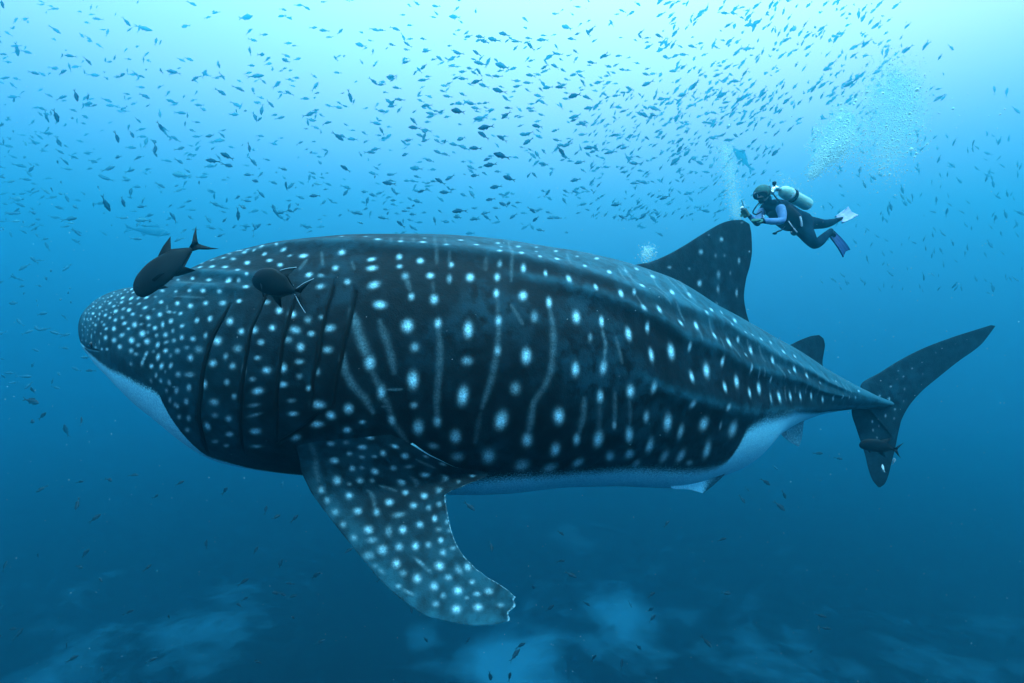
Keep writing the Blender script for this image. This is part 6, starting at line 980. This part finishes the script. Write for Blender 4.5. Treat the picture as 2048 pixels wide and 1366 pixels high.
# two big faint fish beyond the school
big = fish_mesh('large_fish', [(p[0], p[1] * .9) for p in slim_top], [(p[0], p[1] * .9) for p in slim_bot], .17,
                [[(.3, .13), (.36, .24), (.44, .22), (.72, .13), (.7, .08)]], [[(.62, -.1), (.7, -.18), (.78, -.08)]], dict(root=.035, up=(1.2, .14), low=(1.2, -.14), notch=1.12), .1, m=far_m)
for (px, py, Y, ln, a, lab) in ((300, 462, 55, 3.6, -4, 'large faint grouper-like fish low behind the black jack'),
                                (1486, 318, 62, 3.4, 140, 'large faint fish climbing in the bubbles left above the diver')):
    o = bpy.data.objects.new('large_fish', big); C.objects.link(o); o.matrix_world = fish_matrix(at(px, py, Y), ln, a, 15)
    tag(o, lab, 'large fish')

# black jacks swimming with the shark
jt = [(0, -.02), (.03, .07), (.10, .145), (.24, .205), (.44, .232), (.62, .21), (.76, .175), (.9, .075), (1, .026)]
jb = [(0, -.03), (.03, -.095), (.10, -.135), (.29, -.165), (.41, -.175), (.52, -.168), (.69, -.14), (.9, -.055), (1, -.026)]
jd = [[(.56, .20), (.62, .235), (.74, .29), (.92, .345), (.80, .24), (.78, .19), (.90, .10), (.97, .045), (.86, .06), (.7, .14)]]
ja = [[(.50, -.14), (.56, -.19), (.64, -.235), (.80, -.30), (.715, -.20), (.74, -.15), (.88, -.085), (.97, -.04), (.86, -.04), (.66, -.10)], [(.24, -.14), (.30, -.20), (.37, -.235), (.34, -.15)]]
jf = dict(root=.034, up=(1.28, .25), low=(1.26, -.25), notch=1.11, lobe=.075)
jmesh = fish_mesh('jack', jt, jb, .13, jd, ja, jf, .10, nu=30, nv=20, m=jack_m)
def tube(name, pts, r, m, parent, org=None, nv_=8, n=40):
    P_ = [Vector(p) for p in pts]; cs = []
    for i in range(n):
        g = i / (n - 1) * (len(P_) - 1); k = min(int(g), len(P_) - 2); f = g - k
        p0 = P_[max(k - 1, 0)]; p1 = P_[k]; p2 = P_[k + 1]; p3 = P_[min(k + 2, len(P_) - 1)]
        cs.append(0.5 * ((2 * p1) + (p2 - p0) * f + (2 * p0 - 5 * p1 + 4 * p2 - p3) * f * f + (3 * p1 - p0 - 3 * p2 + p3) * f ** 3))
    V = []; 
    for i, c_ in enumerate(cs):
        tn = (cs[min(i + 1, n - 1)] - cs[max(i - 1, 0)]).normalized(); a_ = tn.orthogonal().normalized(); b_ = tn.cross(a_)
        for k in range(nv_): V.append(c_ + a_ * (r * math.cos(2 * PI * k / nv_)) + b_ * (r * math.sin(2 * PI * k / nv_)) - (org if org is not None else ORG))
    F = [(i * nv_ + k, i * nv_ + (k + 1) % nv_, (i + 1) * nv_ + (k + 1) % nv_, (i + 1) * nv_ + k) for i in range(n - 1) for k in range(nv_)]
    F += [tuple(range(nv_))[::-1], tuple(range((n - 1) * nv_, n * nv_))]
    return mesh_np(name, V, F, m, parent)
edge_m = mat('fin_edge_highlight', (.45, .6, .66), .5, .2)  # pale tubes put the rim highlights of the fins into colour
def jack(px, py, Y, ln, a, yaw, roll, lab, pale=False):
    o = bpy.data.objects.new('black_jack', jmesh); C.objects.link(o)
    M_ = fish_matrix(at(px, py, Y), ln, a, yaw, roll); o.matrix_world = M_
    tag(o, lab, 'jack fish', 'black jacks around the whale shark')
    V, F = [], []
    for s_ in (1, -1):
        v, f = uvsphere((-.455, s_ * .058, .035), .013, 8, 6); k0 = len(V); V += v; F += [tuple(i + k0 for i in q_) for q_ in f]
    e_ = mesh_np('eye', V, F, eyem, o)
    if pale:
        for pts_ in ([(1.0, .04), (1.12, .15), (1.28, .255)], [(1.0, -.04), (1.12, -.15), (1.26, -.255)], [(.60, .235), (.74, .292), (.92, .347)]):
            tube('fin_edge', [Vector((x_ - .55, .10 * max(x_ - .35, 0) ** 2, z_)) for x_, z_ in pts_], .0045, edge_m, o, org=Vector((0, 0, 0)), nv_=5, n=10)
    return o
jack(333, 536, 3.3, .44, 228, 14, 0, 'black jack diving head down in front of the shark forehead')
jack(549, 570, 3.15, .41, 163, -30, .1, 'black jack with pale fin edges in front of the gills', True)
jack(1757, 894, 7.0, .44, 172, -10, 0, 'small black jack crossing the lower tail lobe')
rem = mat('remora_skin', (.55, .68, .70), .5, .3)
rm = fish_mesh('pale_fish', slim_top, slim_bot, .15, sd, sa, sf, .25, m=rem)
for (px, py, Y, ln, a, lab) in ((1788, 923, 7.1, .13, 110, 'tiny pale fish beside the lower tail lobe'), (1766, 936, 7.2, .10, 80, 'tiny pale fish against the tip of the lower tail lobe')):
    o = bpy.data.objects.new('pale_fish', rm); C.objects.link(o); o.matrix_world = fish_matrix(at(px, py, Y), ln, a, 30); tag(o, lab, 'fish')

# ================================================================ the diver
def skinned(name, pts, edges, m, parent=None, sub=2, root=0):
    """pts: (position, radius); a smooth body grown over a skeleton"""
    me = bpy.data.meshes.new(name); me.from_pydata([tuple(p[0]) for p in pts], edges, [])
    o = bpy.data.objects.new(name, me); C.objects.link(o)
    o.modifiers.new('skin', 'SKIN'); s_ = o.modifiers.new('sub', 'SUBSURF'); s_.levels = sub; s_.render_levels = sub
    for i, v in enumerate(me.skin_vertices[0].data):
        r = pts[i][1]; v.radius = (r, r) if isinstance(r, (int, float)) else r
        v.use_root = (i == root)
    dg = bpy.context.evaluated_depsgraph_get(); ev = o.evaluated_get(dg)
    nm = bpy.data.meshes.new_from_object(ev)
    o.modifiers.clear(); o.data = nm; bpy.data.meshes.remove(me); o.data.name = name
    nm.materials.clear(); nm.materials.append(m)
    nm.polygons.foreach_set('use_smooth', np.ones(len(nm.polygons), bool))
    if parent: o.parent = parent
    return o
def chain(pts): return [(i, i + 1) for i in range(len(pts) - 1)]
def Dz(x, y, Y): return at(1420 + x * .16602, 320 + y * .16602, Y)      # measured in the diver's own close view
suit = mottled('wetsuit', (.001, .012, .026), (.004, .024, .044), 12, .8, .03)
white_m = mottled('sleeve_cloth', (.10, .20, .38), (.15, .26, .44), 14, .8, .1)
hoodm = mottled('hood_cloth', (.03, .10, .09), (.06, .17, .15), 15, .7, .15)
glove_m = mottled('glove_cloth', (.04, .16, .12), (.08, .24, .18), 25, .7, .1)
skin_m = mottled('face_skin', (.24, .22, .18), (.32, .28, .24), 15, .55, .3)
blackm = mat('black_rubber', (.002, .007, .013), .6, .1)
tankm = mottled('tank_paint', (.30, .52, .44), (.40, .60, .52), 5, .35, .5)
metal = mat('chrome_metal', (.7, .72, .72), .25, .5, Metallic=.9)
glassm = mat('mask_glass', (.02, .05, .06), .08, .6)
finw = mottled('pale_fin_blade', (.28, .32, .50), (.42, .46, .62), 12, .45, .3)
finb = mottled('blue_fin_blade', (.004, .035, .13), (.008, .055, .18), 10, .45, .3)

# skeleton: pelvis first
J = [(Dz(1085, 770, 7.22), (.155, .125)), (Dz(990, 700, 7.20), (.155, .13)), (Dz(880, 620, 7.17), (.165, .15)), (Dz(775, 560, 7.13), (.15, .14)), (Dz(708, 505, 7.10), .065), (Dz(672, 455, 7.07), .062),
     (Dz(640, 385, 7.04), (.098, .105)), (Dz(618, 430, 6.98), (.082, .085)),
     # near arm 8..11
     (Dz(845, 560, 6.96), .068), (Dz(870, 660, 6.90), .056), (Dz(868, 738, 6.85), .046), (Dz(740, 745, 6.80), .041), (Dz(632, 735, 6.76), .031),
     # far arm 13..16
     (Dz(640, 590, 7.28), .065), (Dz(590, 690, 7.18), .050), (Dz(575, 770, 7.05), .044), (Dz(520, 720, 6.93), .036), (Dz(465, 660, 6.86), .028),
     # near leg 18..
     (Dz(1130, 830, 7.12), .115), (Dz(1195, 935, 7.02), .098), (Dz(1272, 1035, 6.95), .074), (Dz(1350, 955, 7.02), .066), (Dz(1425, 880, 7.10), .046), (Dz(1470, 840, 7.14), .036),
     # far leg 24..
     (Dz(1170, 760, 7.34), .108), (Dz(1270, 762, 7.42), .088), (Dz(1370, 775, 7.44), .070), (Dz(1440, 760, 7.46), .062), (Dz(1500, 738, 7.50), .044), (Dz(1545, 725, 7.52), .034)]
E = [(0, 1), (1, 2), (2, 3), (3, 4), (4, 5), (5, 6), (6, 7), (3, 8), (8, 9), (9, 10), (10, 11), (11, 12), (3, 13), (13, 14), (14, 15), (15, 16), (16, 17), (0, 18), (18, 19), (19, 20), (20, 21), (21, 22), (22, 23), (0, 24), (24, 25), (25, 26), (26, 27), (27, 28), (28, 29)]
def local(pts, org): return [(p[0] - org, p[1]) for p in pts]
ORG = J[0][0].copy()
person = skinned('person', local(J, ORG), E, suit, sub=2); person.location = ORG
tag(person, 'scuba diver in dark suit and pale sleeves, knees bent, hands at the dorsal fin tip', 'person')
def pp(pts): return local(pts, ORG)
def clothing(name, pts, m, sub=2):
    return skinned(name, pp(pts), chain(pts), m, person, sub)
clothing('sleeve', [(Dz(838, 545, 6.955), .070), (Dz(872, 655, 6.895), .0605), (Dz(872, 738, 6.845), .0505), (Dz(745, 740, 6.795), .0455), (Dz(640, 731, 6.758), .035)], white_m)
clothing('sleeve', [(Dz(640, 592, 7.275), .068), (Dz(590, 690, 7.175), .055), (Dz(573, 762, 7.05), .048), (Dz(520, 716, 6.93), .040), (Dz(475, 668, 6.87), .032)], white_m)
clothing('buoyancy_vest', [(Dz(770, 545, 7.10), (.165, .15)), (Dz(850, 640, 7.10), (.185, .165)), (Dz(960, 730, 7.14), (.18, .16)), (Dz(1040, 790, 7.18), (.155, .14))], blackm)
# head gear
hd = Dz(632, 392, 7.03)
V, F = uvsphere(hd - ORG, .107, 28, 18, (1.0, 1.02, 1.0)); hood = mesh_np('hood', V, F, hoodm, person)
# face: cheeks and nose under the mask, facing down left
fdir = (Dz(585, 490, 6.90) - hd).normalized(); side = fdir.cross(Vector((0, 0, 1))).normalized(); upv = side.cross(fdir).normalized()
def fpt(f_, s_, u_): return hd + fdir * f_ + side * s_ + upv * u_
fv = []
V, F = uvsphere(fpt(.035, 0, -.03) - ORG, .085, 20, 14, (.95, 1, .95)); mesh_np('face', V, F, skin_m, person)
nose = skinned('nose', pp([(fpt(.105, 0, .0), .012), (fpt(.125, 0, -.022), .017)]), [(0, 1)], skin_m, person, 2)
def ring_frame(c, n_, u_, w, h, d, m, name, parent, inner=.72):
    n_ = n_.normalized(); s_ = n_.cross(u_).normalized(); u_ = s_.cross(n_); V = []; K = 28
    for (rr_, dd) in ((1, 0), (1, d), (inner, d), (inner, 0)):
        for k in range(K):
            a = 2 * PI * k / K; ca, sa_ = math.cos(a), math.sin(a)
            e_ = (abs(ca) ** 3 + abs(sa_) ** 3) ** (-1 / 3)
            V.append(c + s_ * (w * rr_ * ca * e_) + u_ * (h * rr_ * sa_ * e_) + n_ * dd)
    F = []
    for q_ in range(4):
        for k in range(K): F.append((q_ * K + k, q_ * K + (k + 1) % K, ((q_ + 1) % 4) * K + (k + 1) % K, ((q_ + 1) % 4) * K + k))
    return mesh_np(name, [v - ORG for v in V], F, m, parent)
mask = ring_frame(fpt(.075, 0, .012), fdir, upv, .085, .052, .045, blackm, 'dive_mask', person, .80)
gl = ring_frame(fpt(.10, 0, .012), fdir, upv, .068, .040, .008, glassm, 'lens', mask, .02)
rimm = mat('pale_mask_rim', (.62, .66, .72), .4, .3)
ring_frame(fpt(.078, .055, .012), (fdir + side * .9), upv, .040, .042, .012, rimm, 'rim', mask, .80)
strap = ring_frame(hd + fdir * .02, (fdir * .3 + upv * .95), fdir, .111, .111, .022, blackm, 'strap', mask, .96)
reg = skinned('regulator', pp([(fpt(.095, 0, -.062), .030), (fpt(.135, 0, -.068), .036), (fpt(.155, .0, -.070), .030)]), [(0, 1), (1, 2)], blackm, person, 2)
tube('regulator_hose', [fpt(.13, .02, -.075), Dz(545, 575, 6.95), Dz(518, 635, 6.98), Dz(560, 655, 7.02), Dz(620, 620, 7.05)], .009, blackm, person)
tube('gauge_hose', [Dz(900, 800, 7.0), Dz(860, 845, 6.97), Dz(815, 862, 6.95), Dz(785, 885, 6.94)], .010, blackm, person)
skinned('gauge', pp([(Dz(782, 870, 6.94), .030), (Dz(778, 900, 6.94), .036)]), [(0, 1)], blackm, person, 2)
for (a_, b_, c_) in (((945, 735), (990, 800), (1050, 870)), ((1085, 680), (1100, 740), (1105, 800)), ((640, 665), (650, 690), (625, 720))):
    tube('webbing', [Dz(*a_, 6.955), Dz(*b_, 6.95), Dz(*c_, 6.97)], .007 if a_[0] != 1085 else .012, rimm, person, n=12)
# belt and its buckle below the vest
skinned('weight_pocket', pp([(Dz(980, 860, 7.0), .035), (Dz(1035, 900, 7.02), .032)]), [(0, 1)], blackm, person, 2)

# hands: palm, four bent fingers and a thumb each
def hand(wrist, fwd, up, closed, sgn):
    fwd = fwd.normalized(); s_ = fwd.cross(up).normalized() * sgn; up = s_.cross(fwd).normalized() * sgn
    pts = [(wrist, .027), (wrist + fwd * .045, (.040, .024)), (wrist + fwd * .085, (.042, .021))]; ed = [(0, 1), (1, 2)]
    for k, (off_, ln_) in enumerate(((-.030, .072), (-.010, .082), (.010, .078), (.029, .062))):
        b0 = wrist + fwd * .088 + s_ * off_
        a1 = closed * .5; p1 = b0 + (fwd * math.cos(a1) - up * math.sin(a1)) * ln_ * .45
        a2 = closed * 1.15; p2 = p1 + (fwd * math.cos(a2) - up * math.sin(a2)) * ln_ * .32
        a3 = closed * 1.6; p3 = p2 + (fwd * math.cos(a3) - up * math.sin(a3)) * ln_ * .25
        i = len(pts); pts += [(b0, .0105), (p1, .0100), (p2, .0090), (p3, .0075)]; ed += [(2, i), (i, i + 1), (i + 1, i + 2), (i + 2, i + 3)]
    t0 = wrist + fwd * .032 - s_ * .034; t1 = t0 + fwd * .030 - s_ * .024 - up * .008; t2 = t1 + fwd * .030 - s_ * .006 - up * .014
    i = len(pts); pts += [(t0, .0135), (t1, .0115), (t2, .0090)]; ed += [(1, i), (i, i + 1), (i + 1, i + 2)]
    return pts, ed
wn = Dz(630, 735, 6.758); pts, ed = hand(wn, Dz(440, 700, 6.70) - wn, Vector((0.1, -.5, 1)), .35, 1)
skinned('glove', pp(pts), ed, glove_m, person, 1)
wf = Dz(468, 662, 6.862); pts, ed = hand(wf, Dz(415, 640, 6.80) - wf, Vector((-.3, -.4, 1)), .9, -1)
skinned('glove', pp(pts), ed, glove_m, person, 1)
# cuffs where glove meets sleeve
ring_frame(Dz(632, 734, 6.757), Dz(440, 700, 6.70) - wn, Vector((0, 0, 1)), .035, .035, .02, blackm, 'wrist_strap', person, .8)
# swim fins: foot pocket and ribbed blade
def swim_fin(ankle, toe, tip, wdir, w0, w1, m_blade, name='swim_fin'):
    ax = (tip - toe).normalized(); wd = (wdir - ax * wdir.dot(ax)).normalized(); nn = ax.cross(wd).normalized()
    pk = skinned(name, pp([(ankle, .040), (ankle.lerp(toe, .5) - nn * .012, (.046, .040)), (toe, (.050, .030)), (toe + ax * .05, (.050, .020))]), [(0, 1), (1, 2), (2, 3)], blackm, person, 2)
    V = []; K = 15; L_ = 22; ln_ = (tip - toe).length
    for sd_ in (1, -1):
        for i in range(L_):
            f = i / (L_ - 1); w = w0 + (w1 - w0) * f ** .8; cen_ = toe + ax * (ln_ * f) + nn * (.05 * math.sin(f * 1.7))
            for k in range(K):
                g = k / (K - 1) * 2 - 1
                end = ax * (-.03 * (1 - abs(g)) * f ** 8)           # notch between the tips
                rib = .012 * math.exp(-((abs(g) - .93) / .08) ** 2) + .006 * math.exp(-((abs(g) - .35) / .07) ** 2)
                V.append(cen_ + wd * (w * g) + end + nn * sd_ * (.0035 + rib) - ORG)
    F = []
    for s_ in (0, 1):
        o_ = s_ * K * L_
        for i in range(L_ - 1):
            for k in range(K - 1):
                q_ = (o_ + i * K + k, o_ + i * K + k + 1, o_ + (i + 1) * K + k + 1, o_ + (i + 1) * K + k); F.append(q_ if s_ == 0 else q_[::-1])
    o_ = K * L_
    for i in range(L_ - 1):
        for k in (0, K - 1): F.append((i * K + k, (i + 1) * K + k, o_ + (i + 1) * K + k, o_ + i * K + k))
    for k in range(K - 1): F.append(((L_ - 1) * K + k, (L_ - 1) * K + k + 1, o_ + (L_ - 1) * K + k + 1, o_ + (L_ - 1) * K + k))
    mesh_np('blade', V, F, m_blade, pk)
    for g in (-.93, .93):
        tube('rail', [toe - ax * .02 + wd * w0 * g, toe.lerp(tip, .5) + wd * (w0 + (w1 - w0) * .57) * g + nn * .038, tip + wd * w1 * g + nn * .05], .008, finb if m_blade is finw else blackm, pk, n=16)
    return pk
swim_fin(Dz(1500, 738, 7.5), Dz(1560, 715, 7.52), Dz(1745, 590, 7.55), Vector((.55, -.30, -.55)), .070, .095, finw)
swim_fin(Dz(1440, 868, 7.12), Dz(1475, 900, 7.14), Dz(1600, 1135, 7.2), Vector((.9, .45, .35)), .070, .100, finb)

# scuba tank on the diver's back: lifts off its cradle, a thing of its own
TO = Dz(1000, 430, 7.24)
tank = bpy.data.objects.new('scuba_tank', None); C.objects.link(tank); tank.location = TO
tag(tank, 'pale green scuba tank with black band and chrome valve on the diver back', 'scuba tank')
ta, tb = Dz(850, 358, 7.12), Dz(1190, 545, 7.38)
def lathe(name, a_, b_, prof, m, parent, org, nv_=28):
    ax = (b_ - a_); L_ = ax.length; ax.normalize(); s_ = ax.orthogonal().normalized(); u_ = ax.cross(s_); V = []
    for (x, r) in prof:
        for k in range(nv_):
            an = 2 * PI * k / nv_; V.append(a_ + ax * (x * L_) + s_ * (r * math.cos(an)) + u_ * (r * math.sin(an)) - org)
    n_ = len(prof)
    F = [(i * nv_ + k, i * nv_ + (k + 1) % nv_, (i + 1) * nv_ + (k + 1) % nv_, (i + 1) * nv_ + k) for i in range(n_ - 1) for k in range(nv_)]
    F += [tuple(range(nv_))[::-1], tuple(range((n_ - 1) * nv_, n_ * nv_))]
    return mesh_np(name, V, F, m, parent)
R_ = .088
lathe('cylinder', ta, tb, [(-.02, .02), (0, .028), (.03, .05), (.07, .072), (.12, .084), (.18, R_), (.92, R_), (.96, .082), (.985, .068), (1, .05)], tankm, tank, TO)
lathe('tank_band', ta.lerp(tb, .33), ta.lerp(tb, .42), [(0, R_ + .001), (0, R_ + .009), (1, R_ + .009), (1, R_ + .001)], blackm, tank, TO)
lathe('tank_band', ta.lerp(tb, .26), ta.lerp(tb, .29), [(0, R_ + .001), (0, R_ + .007), (1, R_ + .007), (1, R_ + .001)], rimm, tank, TO)
v0 = Dz(818, 345, 7.10)
val = lathe('valve', ta, v0 + Vector((-.06, 0, .012)), [(0, .025), (.3, .028), (.35, .035), (.8, .035), (1, .02)], metal, tank, TO, 14)
lathe('knob', Dz(775, 330, 7.08), Dz(775, 262, 7.08), [(0, .012), (.45, .012), (.5, .026), (.9, .028), (1, .02)], blackm, val, TO, 12)
lathe('first_stage', Dz(770, 335, 7.08), Dz(745, 405, 7.02), [(0, .02), (.1, .034), (.45, .034), (.5, .026), (.9, .03), (1, .02)], metal, val, TO, 14)
tube('hose', [Dz(750, 390, 7.03), Dz(690, 400, 7.0), Dz(640, 470, 6.93), fpt(.13, .03, -.06)], .009, blackm, tank, TO)
tube('hose', [Dz(755, 400, 7.02), Dz(800, 460, 6.96), Dz(860, 520, 6.93), Dz(930, 600, 6.95)], .010, blackm, tank, TO)

# the small camera held over the dorsal fin
CO = Dz(425, 640, 6.79)
camr = bpy.data.objects.new('underwater_camera', None); C.objects.link(camr); camr.location = CO
tag(camr, 'small dark camera with thin stick held in the diver gloved hand', 'camera')
def rbox(name, c_, ax, ay, az, dims, m, parent, org, bev=.006):
    bm = bmesh.new(); bmesh.ops.create_cube(bm, size=1); 
    for v in bm.verts: v.co = Vector((v.co.x * dims[0], v.co.y * dims[1], v.co.z * dims[2]))
    bmesh.ops.bevel(bm, geom=bm.edges[:], offset=bev, segments=2, affect='EDGES')
    for v in bm.verts: v.co = ax * v.co.x + ay * v.co.y + az * v.co.z + c_ - org
    me = bpy.data.meshes.new(name); bm.to_mesh(me); bm.free(); me.materials.append(m)
    o = bpy.data.objects.new(name, me); C.objects.link(o); o.parent = parent; return o
ax_ = Vector((.55, .1, -.8)).normalized(); ay_ = ax_.orthogonal().normalized(); az_ = ax_.cross(ay_)
cb = rbox('camera_body', CO, ax_, ay_, az_, (.11, .06, .07), mat('camera_green_black', (.03, .08, .06), .4, .4), camr, CO)
lathe('camera_lens', CO + Vector((-.02, 0, .045)), CO + Vector((-.06, -.01, .075)), [(0, .026), (.8, .026), (1, .022), (.9, .012)], metal, camr, CO, 14)
tube('stick', [CO + Vector((-.02, 0, .05)), Dz(400, 545, 6.79), Dz(380, 485, 6.79)], .0045, blackm, camr, CO, n=10)

# ================================================================ bubbles
bub = bpy.data.materials.new('air_bubble'); bub.use_nodes = True; t = bub.node_tree; t.nodes.clear()
om = N(t, 'ShaderNodeOutputMaterial'); d_ = N(t, 'ShaderNodeBsdfDiffuse'); tr = N(t, 'ShaderNodeBsdfTranslucent'); g_ = N(t, 'ShaderNodeBsdfGlossy')
d_.inputs[0].default_value = (.72, 1, 1, 1); tr.inputs[0].default_value = (.72, 1, 1, 1); g_.inputs[0].default_value = (.75, 1, 1, 1); g_.inputs[1].default_value = .15
m1 = N(t, 'ShaderNodeMixShader'); m1.inputs[0].default_value = .5; m2 = N(t, 'ShaderNodeMixShader'); m2.inputs[0].default_value = .3
t.links.new(d_.outputs[0], m1.inputs[1]); t.links.new(tr.outputs[0], m1.inputs[2]); t.links.new(m1.outputs[0], m2.inputs[1]); t.links.new(g_.outputs[0], m2.inputs[2]); tp_ = N(t, 'ShaderNodeBsdfTransparent'); m3 = N(t, 'ShaderNodeMixShader'); m3.inputs[0].default_value = .92
t.links.new(tp_.outputs[0], m3.inputs[1]); t.links.new(m2.outputs[0], m3.inputs[2]); t.links.new(m3.outputs[0], om.inputs['Surface'])
bmx = bmesh.new(); bmesh.ops.create_icosphere(bmx, subdivisions=1, radius=1); IV = np.array([v.co[:] for v in bmx.verts]); IF = np.array([[v.index for v in f.verts] for f in bmx.faces]); bmx.free()
def bubbles(name, centres, radii, label):
    n = len(centres); c_ = np.array(centres); r_ = np.array(radii)
    sq = 1 - .35 * rng.random(n) * (r_ > .012)
    V = c_[:, None, :] + IV[None] * r_[:, None, None] * np.stack([np.ones(n), np.ones(n), sq], -1)[:, None, :]
    F = (IF[None] + (np.arange(n) * len(IV))[:, None, None]).reshape(-1, 3)
    o = mesh_np(name, V.reshape(-1, 3), F, bub); return tag(o, label, None, None, 'stuff')
def plume(n, path, wid, Y, dY, r0, r1, seed, clump=.5):
    """path: list of (px, py, weight) knots, the column of rising air"""
    g = np.random.default_rng(seed); cs = []; rs = []
    path = np.array(path, float); w = path[:, 2] / path[:, 2].sum(); cl = [(g.normal(0, .6), g.normal(0, .6), g.random()) for _ in range(26)]
    for _ in range(n):
        k = g.choice(len(path), p=w); k2 = min(k + 1, len(path) - 1); f = g.random()
        px, py = path[k, :2] * (1 - f) + path[k2, :2] * f; ww = wid * (path[k, 3] if path.shape[1] > 3 else 1)
        if g.random() < clump:
            c_ = cl[g.integers(len(cl))]; ox, oy = c_[0] * ww + g.normal(0, ww * .16), c_[1] * ww * .7 + g.normal(0, ww * .16)
        else: ox, oy = g.normal(0, ww * .6), g.normal(0, ww * .6)
        cs.append(at(px + ox, py + oy, Y + g.normal(0, dY))); rs.append(r0 + (r1 - r0) * g.random() ** 5)
    return [tuple(c_) for c_ in cs], rs
c_, r_ = plume(30000, [(1625, 350, 1.0, .35), (1650, 315, 3, .8), (1672, 290, 3, .9), (1690, 268, 1.2, .6), (1692, 235, .25, .5)], 30, 11.5, 1.6, .0035, .020, 1)
bubbles('bubble_plume', c_, r_, 'dense bright plume of exhaled bubbles rising above the scuba tank')
c_, r_ = plume(26000, [(1765, 330, 1.5, 1), (1775, 285, 3, 1.1), (1790, 240, 3, 1.1), (1800, 195, 1.6, 1), (1790, 160, .4, 1)], 44, 17, 3.0, .0055, .024, 2, .25)
bubbles('bubble_plume', c_, r_, 'wide pale column of bubbles to the right, farther off')
c_, r_ = plume(3600, [(1478, 436, 2.2, .8), (1470, 405, 2, 1), (1464, 370, 2, .9), (1458, 335, 1.5, .8), (1450, 300, .6, .8)], 15, 7.6, .15, .0028, .009, 3, .2)
bubbles('bubble_plume', c_, r_, 'thin mist of fine bubbles rising left of the diver at the dorsal fin tip')
c_, r_ = plume(900, [(1296, 520, 2, 1), (1294, 500, 1, .8)], 13, 8.5, .15, .004, .012, 4)
bubbles('bubble_plume', c_, r_, 'small puff of bubbles in front of the dorsal fin base')
c_, r_ = plume(500, [(1600, 372, 1, 1), (1560, 360, .6, .8), (1625, 400, .6, 1.2), (1600, 440, .4, 1.2)], 24, 7.5, .2, .003, .009, 5)
bubbles('bubble_plume', c_, r_, 'scattered bubbles around the scuba tank')
c_, r_ = plume(110, [(1440, 248, 1, 1.2), (1675, 235, 4, 1.3), (1690, 215, 2, .9), (1735, 180, 1, 1), (1740, 160, 1, 1), (2010, 230, 1, 1.5), (1835, 295, 1, .7)], 18, 10, .4, .010, .042, 6)
bubbles('loose_bubbles', c_, r_, 'single larger bubbles drifting up toward the surface')
# specks of plankton close by
g = np.random.default_rng(9); cs, rs = [], []
for _ in range(900):
    y = g.uniform(2.5, 14); p = at(g.uniform(-20, 2070), g.uniform(-20, 1386), y); cs.append(tuple(p)); rs.append(g.uniform(.0006, .0016) * y * .55)
bubbles('plankton', cs, rs, 'tiny pale specks of plankton drifting in the water')
